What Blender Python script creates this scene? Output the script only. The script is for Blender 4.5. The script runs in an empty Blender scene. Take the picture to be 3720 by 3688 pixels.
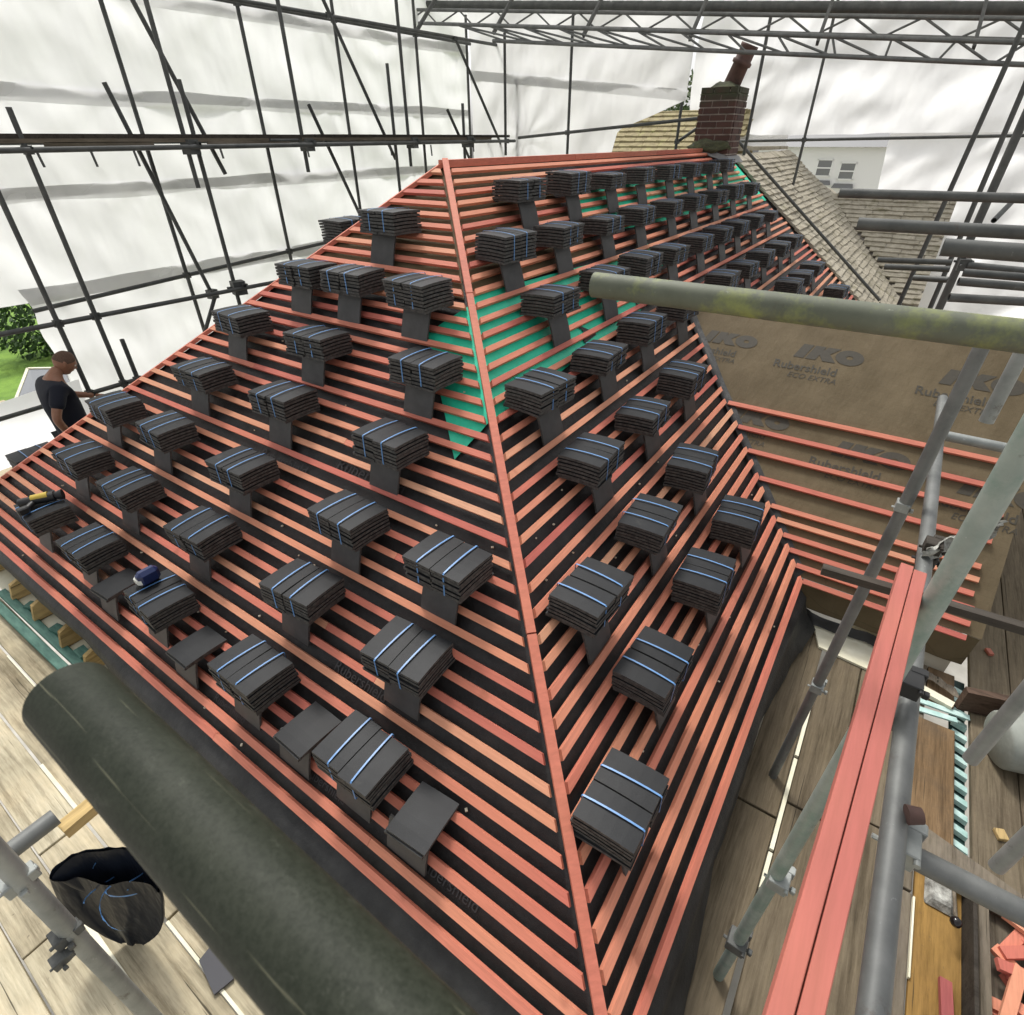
import bpy, bmesh, math, random, json
from mathutils import Vector, Matrix, noise
random.seed(7)
S = bpy.context.scene
D = json.loads(r'''{"cam":[-0.582,0.005,2.728],"tubes":[["left_wall","standard",[1.849,7.0,-0.639],[1.849,7.0,2.982],0.0242],["left_wall","standard",[1.498,7.0,-0.896],[1.498,7.0,4.404],0.0242],["left_wall","standard",[3.378,7.9,-0.674],[3.378,7.9,5.463],0.0242],["left_wall","standard",[3.403,7.08,2.278],[3.403,7.08,5.386],0.0242],["left_wall","standard",[3.566,7.16,0.052],[3.566,7.16,3.279],0.0242],["left_wall","standard",[5.005,7.9,-0.128],[5.005,7.9,5.67],0.0242],["left_wall","standard",[4.976,7.08,2.375],[4.976,7.08,5.587],0.0242],["left_wall","standard",[6.527,7.9,-0.136],[6.527,7.9,5.568],0.0242],["left_wall","standard",[6.965,7.08,2.378],[6.965,7.08,5.54],0.0242],["left_wall","standard",[6.744,7.16,1.054],[6.744,7.16,3.639],0.0242],["left_wall","standard",[8.225,7.9,0.303],[8.225,7.9,5.782],0.0242],["left_wall","standard",[9.765,8.05,0.402],[9.765,8.05,4.583],0.0242],["left_wall","standard",[8.368,7.1,1.404],[8.368,7.1,3.23],0.0242],["left_wall","standard",[9.476,7.0,2.477],[9.476,7.0,4.232],0.0242],["left_wall","standard",[10.047,7.12,1.404],[10.047,7.12,3.643],0.0242],["left_wall","standard",[2.004,7.0,-0.528],[2.004,7.0,0.909],0.0242],["left_wall","brace",[3.128,7.3,4.657],[3.914,7.3,2.392],0.0242],["left_wall","brace",[2.952,7.5,3.235],[3.411,7.5,1.113],0.0242],["left_wall","brace",[5.508,7.5,3.133],[6.144,7.5,1.748],0.0242],["left_wall","brace",[5.638,7.5,4.949],[7.062,7.5,2.469],0.0242],["left_wall","brace",[8.446,7.5,3.155],[9.013,7.5,2.424],0.0242],["left_wall","brace",[8.782,7.5,4.097],[10.195,7.5,2.459],0.0242],["left_wall","brace",[3.443,7.5,1.008],[3.156,7.5,0.592],0.0242],["left_wall","ledger",[1.597,7.9,1.173],[7.758,7.9,1.464],0.0242],["left_wall","ledger",[-0.987,7.0,1.238],[5.849,7.0,1.126],0.0242],["left_wall","ledger",[-0.369,6.94,2.656],[9.697,6.94,2.701],0.0242],["left_wall","ledger",[1.389,7.84,2.724],[11.203,7.84,2.724],0.0242],["left_wall","guardrail",[2.769,7.55,4.078],[10.925,7.55,4.165],0.0242],["left_wall","guardrail",[3.127,7.9,4.134],[9.676,7.9,4.162],0.0242],["left_wall","ledger",[1.463,7.0,0.449],[2.616,7.0,0.448],0.0242],["left_wall","ledger",[-0.207,7.6,0.251],[1.442,7.6,0.263],0.0242],["back_wall","ledger",[9.75,6.896,2.749],[9.75,3.185,3.008],0.0242],["back_wall","standard",[9.8,5.861,0.439],[9.8,5.861,5.359],0.0242],["back_wall","standard",[10.15,3.961,1.72],[10.15,3.961,5.388],0.0242],["back_wall","standard",[10.15,2.817,2.495],[10.15,2.817,5.285],0.0242],["back_wall","standard",[12.4,2.386,1.841],[12.4,2.386,5.58],0.0242],["back_wall","ledger",[12.4,3.641,2.676],[12.4,-1.598,2.753],0.0242],["back_wall","ledger",[10.2,3.974,2.675],[10.2,3.545,2.933],0.0242],["back_wall","brace",[10.883,3.273,2.783],[11.061,0.308,0.401],0.0242],["right_rear","standard",[4.341,-0.23,1.696],[4.339,-0.297,4.311],0.0242],["right_rear","standard",[7.248,-0.266,-0.177],[7.24,-0.34,4.598],0.0242],["right_rear","standard",[7.556,0.041,0.611],[7.558,-0.215,4.787],0.0242],["right_rear","guardrail",[6.016,0.313,1.764],[6.054,-0.266,1.789],0.0242],["right_rear","guardrail",[5.641,0.225,1.768],[5.634,-0.254,1.795],0.0242],["right_rear","guardrail",[5.489,-0.027,1.727],[5.335,-0.263,1.761],0.0242],["right_rear","guardrail",[4.301,-0.283,2.026],[4.269,-1.305,2.014],0.0242],["right_rear","guardrail",[4.13,-0.266,2.009],[4.176,-1.303,2.014],0.0242],["right_rear","guardrail",[3.953,-0.251,1.983],[4.195,-1.362,1.963],0.0242],["right_rear","guardrail",[3.612,-0.219,1.95],[3.939,-1.34,1.955],0.0242],["right_rear","brace",[6.953,-0.495,2.055],[7.43,-0.608,2.187],0.0242],["near_right","transom",[0.492,0.535,2.48],[0.6,-1.6,2.48],0.0242],["near_right","transom",[3.517,0.498,2.46],[3.83,-2.0,2.46],0.0242],["near_right","transom",[2.331,0.255,2.43],[2.47,-1.8,2.43],0.0242],["near_right","transom",[1.581,-0.046,2.46],[1.61,-1.6,2.46],0.0242],["near_right","ledger",[3.1,-0.352,1.53],[-1.2,-0.31,1.53],0.0242],["near_right","standard",[0.65,-0.257,-0.38],[0.65,-0.257,4.2],0.0242],["near_right","standard",[1.772,-0.238,-0.612],[1.77,-0.262,2.163],0.0242],["near_right","standard",[1.98,-0.4,1.84],[1.98,-0.4,4.2],0.0242],["near_right","transom",[2.648,-0.372,1.5],[2.66,-1.8,1.5],0.0242],["near_right","transom",[0.337,-0.356,1.478],[0.357,-1.9,1.478],0.0242],["near_right","standard",[1.26,-0.707,0.884],[1.254,-0.728,3.248],0.0242],["near_right","standard",[1.044,-0.855,0.681],[1.045,-0.854,1.162],0.0242],["near_left","transom",[-0.559,0.338,2.455],[-0.559,-0.9,2.455],0.0226],["near_left","standard",[-0.821,1.367,-0.359],[-0.719,1.384,2.475],0.0242],["near_left","transom",[-0.65,1.512,1.16],[-1.85,1.492,1.16],0.0242]],"girders":[[[8.6,9.259,4.625],[8.6,-0.138,3.737],[8.6,9.294,4.46],[8.6,-0.21,3.561]],[[7.9,7.414,4.217],[7.9,-0.201,3.481],[7.9,6.112,3.922],[7.9,-0.271,3.31]]],"bag":[[[-0.817,2.204,0.16],[-0.759,2.193,0.2],[-0.701,2.158,0.22],[-0.644,2.08,0.24],[-0.583,2.005,0.24],[-0.56,1.92,0.22],[-0.563,1.84,0.18],[-0.588,1.814,0.1],[-0.596,1.854,0.14],[-0.642,1.938,0.14],[-0.697,2.017,0.12],[-0.749,2.129,0.13],[-0.8,2.168,0.14]],[-0.764,2.04,-0.385]],"camR":[[0.562886,0.462911,-0.684743],[-0.826522,0.310793,-0.469328],[-0.004444,0.830134,0.557547]],"lens":19.2784,"shift":[0,0],"BL":[[[4.815,0.25],[4.058,0.25],[3.156,0.242],[2.197,0.227],[1.381,0.22]],[[4.796,0.616],[4.048,0.609],[3.146,0.609],[2.197,0.609],[1.42,0.601]],[[4.796,0.975],[4.067,0.975],[3.137,0.96],[2.149,0.96],[1.439,0.96]],[[4.048,1.356],[3.146,1.364],[2.158,1.341]],[[4.019,1.738],[3.156,1.723],[2.206,1.73]],[[3.655,2.119],[3.185,2.127],[2.552,2.112]],[[3.175,2.53]]],"BR":[[[0.643,0.316]],[[1.276,0.45],[2.047,0.45],[2.76,0.45]],[[1.266,0.82],[2.009,0.82],[2.751,0.82],[8.93,0.82]],[[1.98,1.205],[2.741,1.205],[3.484,1.205],[7.25,1.205],[7.98,1.205],[8.72,1.205]],[[2.037,1.595],[2.798,1.595],[3.531,1.595],[4.312,1.595],[5.58,1.595],[6.4,1.595],[7.14,1.595],[8.05,1.595],[8.82,1.595]],[[2.789,1.985],[3.617,1.985],[4.3,1.985],[4.98,1.985],[5.77,1.985],[6.5,1.985],[7.2,1.985],[7.95,1.985],[8.77,1.985]],[[2.796,2.362],[3.5,2.362],[4.28,2.362],[5.0,2.362],[5.78,2.362],[6.52,2.362],[7.35,2.362],[8.1,2.362],[8.95,2.362]],[[3.5,2.72],[4.27,2.72],[5.01,2.72],[5.77,2.72],[6.56,2.72],[7.3,2.72],[8.06,2.72],[8.72,2.72]]],"tape":[0.262,3.266,0.491],"tool":[0.25,4.835,0.493],"FS":[[0.668,6.368,0.31],[2.889,4.033,2.186]],"dark":[[0.704,-0.039,1.845],[0.731,-0.435,1.845]],"RH":[3.1963,2.5678]}''')
col = S.collection

# ------------------------------------------------------------------ camera, world, sun, exposure
cam_d = bpy.data.cameras.new('camera')
cam = bpy.data.objects.new('camera', cam_d); col.objects.link(cam)
cr = D['camR']; cp = D['cam']
cam.matrix_world = Matrix(((cr[0][0], cr[0][1], cr[0][2], cp[0]), (cr[1][0], cr[1][1], cr[1][2], cp[1]), (cr[2][0], cr[2][1], cr[2][2], cp[2]), (0, 0, 0, 1)))
cam_d.sensor_width = 36; cam_d.sensor_fit = 'HORIZONTAL'; cam_d.lens = D['lens']
cam_d.clip_start = .02; cam_d.clip_end = 600
S.camera = cam
cam_d.dof.use_dof = True; cam_d.dof.focus_distance = 3.6; cam_d.dof.aperture_fstop = 16

SUN_EL, SUN_AZ = 58, 50
w = bpy.data.worlds.new('World'); S.world = w; w.use_nodes = True
nt = w.node_tree; bg = nt.nodes['Background']
sky = nt.nodes.new('ShaderNodeTexSky'); sky.sky_type = 'NISHITA'; sky.sun_disc = False
sky.sun_elevation = math.radians(SUN_EL); sky.sun_rotation = math.radians(90 - SUN_AZ)
sky.air_density = 1.0; sky.dust_density = 4.0
hs = nt.nodes.new('ShaderNodeHueSaturation'); hs.inputs['Saturation'].default_value = .12
nt.links.new(sky.outputs[0], hs.inputs['Color']); nt.links.new(hs.outputs[0], bg.inputs[0])
bg.inputs[1].default_value = .15
sun_d = bpy.data.lights.new('sun', 'SUN'); sun_d.energy = 1.5; sun_d.angle = math.radians(10); sun_d.color = (1, .96, .9)
sun = bpy.data.objects.new('sun', sun_d); col.objects.link(sun)
sv = Vector((math.cos(math.radians(SUN_EL)) * math.cos(math.radians(SUN_AZ)), math.cos(math.radians(SUN_EL)) * math.sin(math.radians(SUN_AZ)), math.sin(math.radians(SUN_EL))))
sun.rotation_euler = sv.to_track_quat('Z', 'Y').to_euler(); sun.location = sv * 40
vs = S.view_settings; vs.view_transform = 'Standard'; vs.look = 'None'; vs.gamma = 1; vs.exposure = .56; vs.use_curve_mapping = False
S.cycles.max_bounces = 8; S.cycles.transmission_bounces = 6; S.cycles.diffuse_bounces = 5

# ------------------------------------------------------------------ helpers
def tag(o, label=None, cat=None, group=None, kind=None):
    if label: o['label'] = label
    if cat: o['category'] = cat
    if group: o['group'] = group
    if kind: o['kind'] = kind
    return o
def thing(name, label, cat, loc=(0, 0, 0), group=None):
    o = bpy.data.objects.new(name, None); col.objects.link(o); o.location = loc; o.empty_display_size = .1
    return tag(o, label, cat, group)
class MB:
    def __init__(s): s.v = []; s.f = []; s.sm = []
    def add(s, vs, fs, smooth=False):
        n = len(s.v); s.v += [tuple(v) for v in vs]
        for f in fs: s.f.append([n + i for i in f]); s.sm.append(smooth)
        return s
    def box(s, c, size, m=None):
        x, y, z = (a / 2 for a in size); c = Vector(c)
        p = [Vector((i * x, j * y, k * z)) for k in (-1, 1) for j in (-1, 1) for i in (-1, 1)]
        if m is not None: p = [m @ q for q in p]
        return s.add([c + q for q in p], [(0, 2, 3, 1), (4, 5, 7, 6), (0, 1, 5, 4), (2, 6, 7, 3), (0, 4, 6, 2), (1, 3, 7, 5)])
    def hexa(s, p): # 8 points: bottom 4 loop, top 4 loop
        return s.add(p, [(3, 2, 1, 0), (4, 5, 6, 7), (0, 1, 5, 4), (1, 2, 6, 5), (2, 3, 7, 6), (3, 0, 4, 7)])
    def beam(s, a, b, w, h, up=(0, 0, 1)):
        a, b = Vector(a), Vector(b); d = (b - a).normalized(); sd = d.cross(Vector(up)).normalized(); u = sd.cross(d)
        q = lambda p, i, j: p + sd * (i * w / 2) + u * (j * h / 2)
        return s.hexa([q(a, -1, -1), q(a, 1, -1), q(b, 1, -1), q(b, -1, -1), q(a, -1, 1), q(a, 1, 1), q(b, 1, 1), q(b, -1, 1)])
    def tube(s, a, b, r, n=16, r2=None, wall=.004, rings=1, hollow=True):
        a, b = Vector(a), Vector(b); d = (b - a).normalized()
        x = d.orthogonal().normalized(); y = d.cross(x); r2 = r if r2 is None else r2
        vs = []; fs = []
        def ring(p, rr): vs.extend([p + x * (rr * math.cos(2 * math.pi * i / n)) + y * (rr * math.sin(2 * math.pi * i / n)) for i in range(n)])
        for k in range(rings + 1): ring(a.lerp(b, k / rings), r + (r2 - r) * k / rings)
        for k in range(rings):
            for i in range(n): fs.append((k * n + i, k * n + (i + 1) % n, (k + 1) * n + (i + 1) % n, (k + 1) * n + i))
        s.add(vs, fs, True)
        if hollow and r > wall * 1.5:
            vs = []
            for p, rr, e in ((a, r, 1), (b, r2, -1)):
                ring(p, rr); ring(p, rr - wall); ring(p + d * (e * rr * 3), rr - wall)
            fs = []
            for o, fl in ((0, 1), (3 * n, 0)):
                for k in range(2):
                    for i in range(n):
                        f = (o + k * n + i, o + k * n + (i + 1) % n, o + (k + 1) * n + (i + 1) % n, o + (k + 1) * n + i)
                        fs.append(f if not fl else f[::-1])
                fs.append([o + 2 * n + i for i in range(n)])
            s.add(vs, fs)
        else:
            vs = []; ring(a, r); ring(b, r2); s.add(vs, [tuple(range(n - 1, -1, -1)), tuple(range(n, 2 * n))])
        return s
    def lathe(s, o, axis, prof, n=20):
        o = Vector(o); d = Vector(axis).normalized(); x = d.orthogonal().normalized(); y = d.cross(x); vs = []; fs = []
        for r, h in prof: vs += [o + d * h + x * (r * math.cos(2 * math.pi * i / n)) + y * (r * math.sin(2 * math.pi * i / n)) for i in range(n)]
        for k in range(len(prof) - 1):
            for i in range(n): fs.append((k * n + i, k * n + (i + 1) % n, (k + 1) * n + (i + 1) % n, (k + 1) * n + i))
        return s.add(vs, fs, True)
    def grid(s, fn, nu, nv, smooth=True):
        vs = [fn(i / nu, j / nv) for j in range(nv + 1) for i in range(nu + 1)]
        fs = [(j * (nu + 1) + i, j * (nu + 1) + i + 1, (j + 1) * (nu + 1) + i + 1, (j + 1) * (nu + 1) + i) for j in range(nv) for i in range(nu)]
        return s.add(vs, fs, smooth)
    def mesh(s, name, mat=None):
        me = bpy.data.meshes.new(name); me.from_pydata(s.v, [], s.f); me.update()
        me.polygons.foreach_set('use_smooth', s.sm)
        if mat: me.materials.append(mat)
        return me
    def build(s, name, mat, parent=None, bevel=0):
        o = bpy.data.objects.new(name, s.mesh(name, mat)); col.objects.link(o)
        if parent: o.parent = parent; o.matrix_parent_inverse = Matrix.Translation(-parent.location)
        if bevel:
            b = o.modifiers.new('bevel', 'BEVEL'); b.width = bevel; b.segments = 1; b.limit_method = 'ANGLE'
        return o
def inst(name, me, parent, mw=None, loc=None):
    o = bpy.data.objects.new(name, me); col.objects.link(o)
    if parent: o.parent = parent
    if mw is not None: o.matrix_basis = mw
    return o
def copy_tree(o, parent=None):
    c = o.copy(); col.objects.link(c)
    if parent: c.parent = parent
    for ch in o.children: copy_tree(ch, c)
    return c
def nz(*p): return noise.noise(Vector(p))
ORD = ['first', 'second', 'third', 'fourth', 'fifth', 'sixth', 'seventh', 'eighth', 'ninth', 'tenth', 'eleventh', 'twelfth']

# ------------------------------------------------------------------ materials
def ramp_set(r, stops):
    e = r.color_ramp.elements
    while len(e) > 2: e.remove(e[-1])
    e[0].position, e[0].color = stops[0][0], (*stops[0][1], 1); e[1].position, e[1].color = stops[-1][0], (*stops[-1][1], 1)
    for p, c in stops[1:-1]:
        k = e.new(p); k.color = (*c, 1)
class M:
    def __init__(s, name, rough=.6, metal=0, spec=.5):
        s.m = bpy.data.materials.new(name); s.m.use_nodes = True; s.t = s.m.node_tree; s.b = s.t.nodes['Principled BSDF']
        s.b.inputs['Roughness'].default_value = rough; s.b.inputs['Metallic'].default_value = metal; s.b.inputs['Specular IOR Level'].default_value = spec
        s.tc = s.t.nodes.new('ShaderNodeTexCoord'); s.geo = None
    def n(s, ty, **kw):
        k = s.t.nodes.new(ty)
        for a, v in kw.items(): setattr(k, a, v)
        return k
    def l(s, a, b): s.t.links.new(a, b)
    def pos(s): # world position, so that patterns do not repeat between copies
        if not s.geo: s.geo = s.n('ShaderNodeNewGeometry')
        return s.geo.outputs['Position']
    def noise(s, scale, detail=5, rough=.6, stretch=None, world=True, rot=None):
        k = s.n('ShaderNodeTexNoise'); k.inputs['Scale'].default_value = scale; k.inputs['Detail'].default_value = detail; k.inputs['Roughness'].default_value = rough
        src = s.pos() if world else s.tc.outputs['Object']
        if stretch or rot:
            mp = s.n('ShaderNodeMapping'); mp.inputs['Scale'].default_value = stretch or (1, 1, 1)
            if rot: mp.inputs['Rotation'].default_value = rot
            s.l(src, mp.inputs[0]); src = mp.outputs[0]
        s.l(src, k.inputs['Vector']); return k.outputs['Fac']
    def ramp(s, fac, stops):
        r = s.n('ShaderNodeValToRGB'); ramp_set(r, stops); s.l(fac, r.inputs[0]); return r.outputs[0]
    def mix(s, fac, a, b, mode='MIX'):
        k = s.n('ShaderNodeMix', data_type='RGBA', blend_type=mode)
        for sock, v in ((k.inputs[0], fac), (k.inputs[6], a), (k.inputs[7], b)):
            if hasattr(v, 'links'): s.l(v, sock)
            elif isinstance(v, (int, float)): sock.default_value = v
            else: sock.default_value = (*v, 1)
        return k.outputs[2]
    def rnd(s):
        return s.n('ShaderNodeObjectInfo').outputs['Random']
    def color(s, c):
        if hasattr(c, 'links'): s.l(c, s.b.inputs['Base Color'])
        else: s.b.inputs['Base Color'].default_value = (*c, 1)
        return s
    def roughc(s, c): s.l(c, s.b.inputs['Roughness']); return s
    def bump(s, fac, strength=.3, dist=.002):
        k = s.n('ShaderNodeBump'); k.inputs['Strength'].default_value = strength; k.inputs['Distance'].default_value = dist
        s.l(fac, k.inputs['Height']); s.l(k.outputs[0], s.b.inputs['Normal']); return s
MAT = {}
def batten_mat(name, stretch, stops):
    m = M(name, .72)
    base = m.ramp(m.rnd(), stops)
    g = m.noise(14, 6, .65, stretch)
    c = m.mix(m.ramp(g, [(.35, (.72, .72, .72)), (.65, (1.12, 1.1, 1.08))]), base, (1, 1, 1), 'MULTIPLY')
    k = m.n('ShaderNodeMix', data_type='RGBA', blend_type='MULTIPLY'); k.inputs[0].default_value = 1
    m.l(base, k.inputs[6]); m.l(m.ramp(g, [(.3, (.8, .78, .77)), (.7, (1.1, 1.1, 1.1))]), k.inputs[7])
    kn = m.noise(5, 2, .5)
    c = m.mix(m.ramp(kn, [(.68, (0, 0, 0)), (.74, (.55, .55, .55))]), k.outputs[2], (.3, .09, .05))
    big = m.noise(1.1, 3, .5)
    c = m.mix(m.ramp(big, [(.4, (0, 0, 0)), (.68, (.45, .45, .45))]), c, (.58, .22, .12))
    m.color(c).bump(g, .25, .0015); return m.m
ST = [(0, (.47, .115, .09)), (.2, (.58, .165, .115)), (.5, (.63, .215, .14)), (.8, (.67, .28, .165)), (1, (.68, .36, .22))]
MAT['batten_v'] = batten_mat('pink_batten_along_eave', (6, .5, 6), ST)
MAT['batten_u'] = batten_mat('pink_batten_along_ridge', (.5, 6, 6), ST)
MAT['batten_red'] = batten_mat('red_batten', (.5, 6, 6), [(0, (.31, .072, .07)), (1, (.35, .088, .08))])
MAT['batten_top'] = batten_mat('hip_batten_wood', (1, 1, 6), [(0, (.53, .15, .1)), (1, (.57, .19, .125))])
m = M('dark_clay_tile', .5, spec=.2)
a = m.noise(9, 5); b = m.noise(160, 3)
k = m.ramp(a, [(.3, (.008, .009, .0105)), (.7, (.0155, .017, .019))])
k2 = m.mix(m.ramp(m.rnd(), [(0, (0, 0, 0)), (1, (.5, .5, .5))]), k, (.012, .0122, .013))
wisp = m.noise(5, 8, .75, (1, 1, 3))
m.color(m.mix(m.ramp(wisp, [(.62, (0, 0, 0)), (.72, (.25, .25, .25))]), k2, (.09, .085, .075))).bump(b, .35, .001); MAT['tile'] = m.m
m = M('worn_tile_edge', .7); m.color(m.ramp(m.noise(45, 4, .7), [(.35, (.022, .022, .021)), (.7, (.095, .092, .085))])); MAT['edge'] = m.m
m = M('grey_clay_tile', .6)
a = m.noise(11, 5); b = m.noise(180, 3)
m.color(m.ramp(a, [(.3, (.05, .05, .049)), (.7, (.078, .077, .075))])).bump(b, .3, .001); MAT['tile_grey'] = m.m
m = M('blue_strap', .4)
m.color(m.mix(m.noise(60, 2), (.075, .2, .44), (.12, .27, .52))); MAT['strap'] = m.m
m = M('black_underlay', .5, spec=.4)
a = m.noise(7, 6, .65); b = m.noise(300, 2)
m.color(m.ramp(a, [(.3, (.011, .0115, .012)), (.72, (.036, .036, .035))])); 
mm = m.n('ShaderNodeMath', operation='ADD'); m.l(a, mm.inputs[0]); ms = m.n('ShaderNodeMath', operation='MULTIPLY'); ms.inputs[1].default_value = .12; m.l(b, ms.inputs[0]); m.l(ms.outputs[0], mm.inputs[1])
m.bump(mm.outputs[0], .8, .012); MAT['black'] = m.m
m = M('green_underlay', .5)
a = m.noise(5, 6, .65)
m.color(m.ramp(a, [(.3, (.016, .52, .31)), (.7, (.03, .74, .46))])).bump(a, .5, .01); MAT['green'] = m.m
m = M('brown_underlay', .75, spec=.25)
a = m.noise(3, 6, .6); b = m.noise(40, 3, .6, (1, 4, 1)); g = m.n('ShaderNodeTexBrick')
g.inputs['Scale'].default_value = 7; g.inputs['Mortar Size'].default_value = .004; g.inputs['Color1'].default_value = g.inputs['Color2'].default_value = (1, 1, 1, 1); g.inputs['Mortar'].default_value = (.8, .8, .8, 1)
mp = m.n('ShaderNodeMapping'); mp.inputs['Rotation'].default_value = (0, 0, math.pi / 2); m.l(m.pos(), mp.inputs[0]); m.l(mp.outputs[0], g.inputs['Vector'])
cw = m.noise(5, 4, .55, (1, 2.2, 1), rot=(0, 0, .5))
c = m.mix(1.0, m.ramp(a, [(.3, (.1, .075, .04)), (.7, (.15, .115, .066))]), g.outputs[0], 'MULTIPLY')
m.color(c).bump(cw, .6, .02); MAT['brown'] = m.m
m = M('print_dark', .7); m.color(m.mix(m.noise(45, 4), (.026, .023, .016), (.068, .057, .037))); MAT['print'] = m.m
m = M('print_grey', .7); m.color(m.mix(m.noise(35, 4), (.03, .031, .032), (.075, .078, .08))); MAT['print_grey'] = m.m
m = M('print_black', .6); m.color((.012, .014, .013)); MAT['print_black'] = m.m
def steel(name, c0, c1, moss=None, metal=.35, rough=.5):
    m = M(name, rough, metal)
    a = m.noise(7, 6, .65); b = m.noise(60, 3)
    c = m.ramp(a, [(.3, c0), (.7, c1)])
    rust = m.noise(16, 7, .75)
    c = m.mix(m.ramp(rust, [(.6, (0, 0, 0)), (.72, (.6, .6, .6))]), c, (.075, .05, .034))
    spl = m.noise(38, 6, .8)
    c = m.mix(m.ramp(spl, [(.64, (0, 0, 0)), (.69, (.6, .6, .6))]), c, tuple(min(.5, x * 1.9 + .05) for x in c1))
    if moss: c = m.mix(m.ramp(m.noise(5.5, 6, .72), [(.49, (0, 0, 0)), (.64, (.75, .75, .75))]), c, moss)
    m.color(c).bump(b, .2, .001); return m.m
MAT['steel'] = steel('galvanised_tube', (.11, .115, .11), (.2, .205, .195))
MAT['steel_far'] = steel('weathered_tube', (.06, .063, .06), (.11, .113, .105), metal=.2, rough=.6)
MAT['steel_moss'] = steel('mossy_tube', (.085, .095, .065), (.135, .145, .105), (.26, .29, .075), metal=.15, rough=.65)
MAT['steel_light'] = steel('bright_galvanised_tube', (.2, .215, .205), (.34, .355, .335))
MAT['steel_green'] = steel('verdigris_tube', (.19, .24, .21), (.33, .37, .33), (.16, .24, .2), metal=.25)
m = M('dark_painted_tube', .55, 0, spec=.16)
a = m.noise(7, 3, .5, (1, .35, 1)); b = m.noise(330, 7, .82); d = m.noise(85, 9, .85, (1, .7, 1)); e = m.noise(1, 3, .6, (300, 5, 300)); f = m.noise(40, 5, .6, (1, .3, 1))
c = m.ramp(a, [(.32, (.015, .019, .011)), (.68, (.029, .033, .023))])
c = m.mix(m.ramp(b, [(.44, (0, 0, 0)), (.6, (.75, .75, .75))]), c, (.009, .012, .0065))
c = m.mix(m.ramp(f, [(.45, (0, 0, 0)), (.7, (.22, .22, .22))]), c, (.07, .075, .056))
c = m.mix(m.ramp(d, [(.56, (0, 0, 0)), (.69, (.55, .55, .55))]), c, (.085, .09, .07))
c = m.mix(m.ramp(e, [(.655, (0, 0, 0)), (.68, (.6, .6, .6))]), c, (.15, .145, .095))
m.color(c).bump(b, .4, .0003); MAT['tube_near'] = m.m
def board_mat(name, stretch, dark, light, dirt):
    m = M(name, .85, spec=.2)
    base = m.mix(m.rnd(), dark, light)
    g = m.noise(10, 6, .65, stretch); d = m.noise(2.6, 7, .7)
    k = m.mix(1.0, base, m.ramp(g, [(.3, (.7, .69, .66)), (.7, (1.15, 1.15, 1.14))]), 'MULTIPLY')
    k = m.mix(m.ramp(d, [(.45, (0, 0, 0)), (.7, (.8, .8, .8))]), k, dirt)
    fine = m.noise(3, 8, .75, tuple(6 if q_ > 2 else .35 for q_ in stretch))
    k = m.mix(1.0, k, m.ramp(fine, [(.36, (.55, .53, .5)), (.5, (1, 1, 1)), (.7, (1.18, 1.17, 1.14))]), 'MULTIPLY')
    cr = m.noise(2.2, 3, .5, tuple(26 if q_ > 2 else .5 for q_ in stretch))
    k = m.mix(m.ramp(cr, [(.3, (.8, .8, .8)), (.335, (0, 0, 0))]), k, (.03, .024, .016))
    big = m.noise(1.3, 5, .65); k = m.mix(1.0, k, m.ramp(big, [(.35, (.68, .66, .62)), (.65, (1.1, 1.1, 1.1))]), 'MULTIPLY')
    sp = m.noise(34, 5, .7)
    k = m.mix(m.ramp(sp, [(.66, (0, 0, 0)), (.74, (.6, .6, .6))]), k, (.09, .07, .05))
    m.color(k).bump(g, .35, .003); return m.m
MAT['board_v'] = board_mat('scaffold_board_khaki', (7, .5, 7), (.46, .41, .3), (.58, .53, .4), (.5, .42, .28))
MAT['board_u'] = board_mat('scaffold_board_brown', (.5, 7, 7), (.155, .125, .085), (.215, .178, .125), (.1, .078, .052))
MAT['board_dirty'] = board_mat('dirty_board', (.5, 7, 7), (.2, .13, .07), (.24, .16, .09), (.07, .055, .04))
MAT['ply'] = board_mat('orange_plywood', (.6, 4, 4), (.34, .2, .06), (.36, .22, .07), (.22, .13, .045))
MAT['timber_grey'] = board_mat('grey_timber', (1, 6, 6), (.17, .145, .11), (.22, .19, .15), (.12, .1, .08))
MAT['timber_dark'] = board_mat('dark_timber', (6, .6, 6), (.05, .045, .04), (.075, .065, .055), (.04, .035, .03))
MAT['timber_brown'] = board_mat('red_brown_timber', (6, .6, 6), (.095, .06, .045), (.12, .08, .06), (.06, .045, .035))
MAT['pale_wood'] = board_mat('pale_timber', (.6, 6, 6), (.55, .4, .18), (.62, .46, .22), (.5, .36, .17))
m = M('cream_board', .6); m.color(m.ramp(m.noise(5, 4), [(.3, (.66, .62, .44)), (.7, (.8, .77, .62))])); MAT['cream'] = m.m
m = M('teal_timber', .6); m.color(m.ramp(m.noise(9, 5, .6, (4, 1, 4)), [(.3, (.025, .1, .075)), (.7, (.085, .2, .155))])); MAT['teal'] = m.m
m = M('pale_teal_metal', .4); m.color(m.ramp(m.noise(14, 4), [(.3, (.3, .5, .46)), (.7, (.58, .74, .7))])); MAT['pale_teal'] = m.m
m = M('dark_teal', .5); m.color((.012, .045, .04)); MAT['dark_teal'] = m.m
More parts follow.
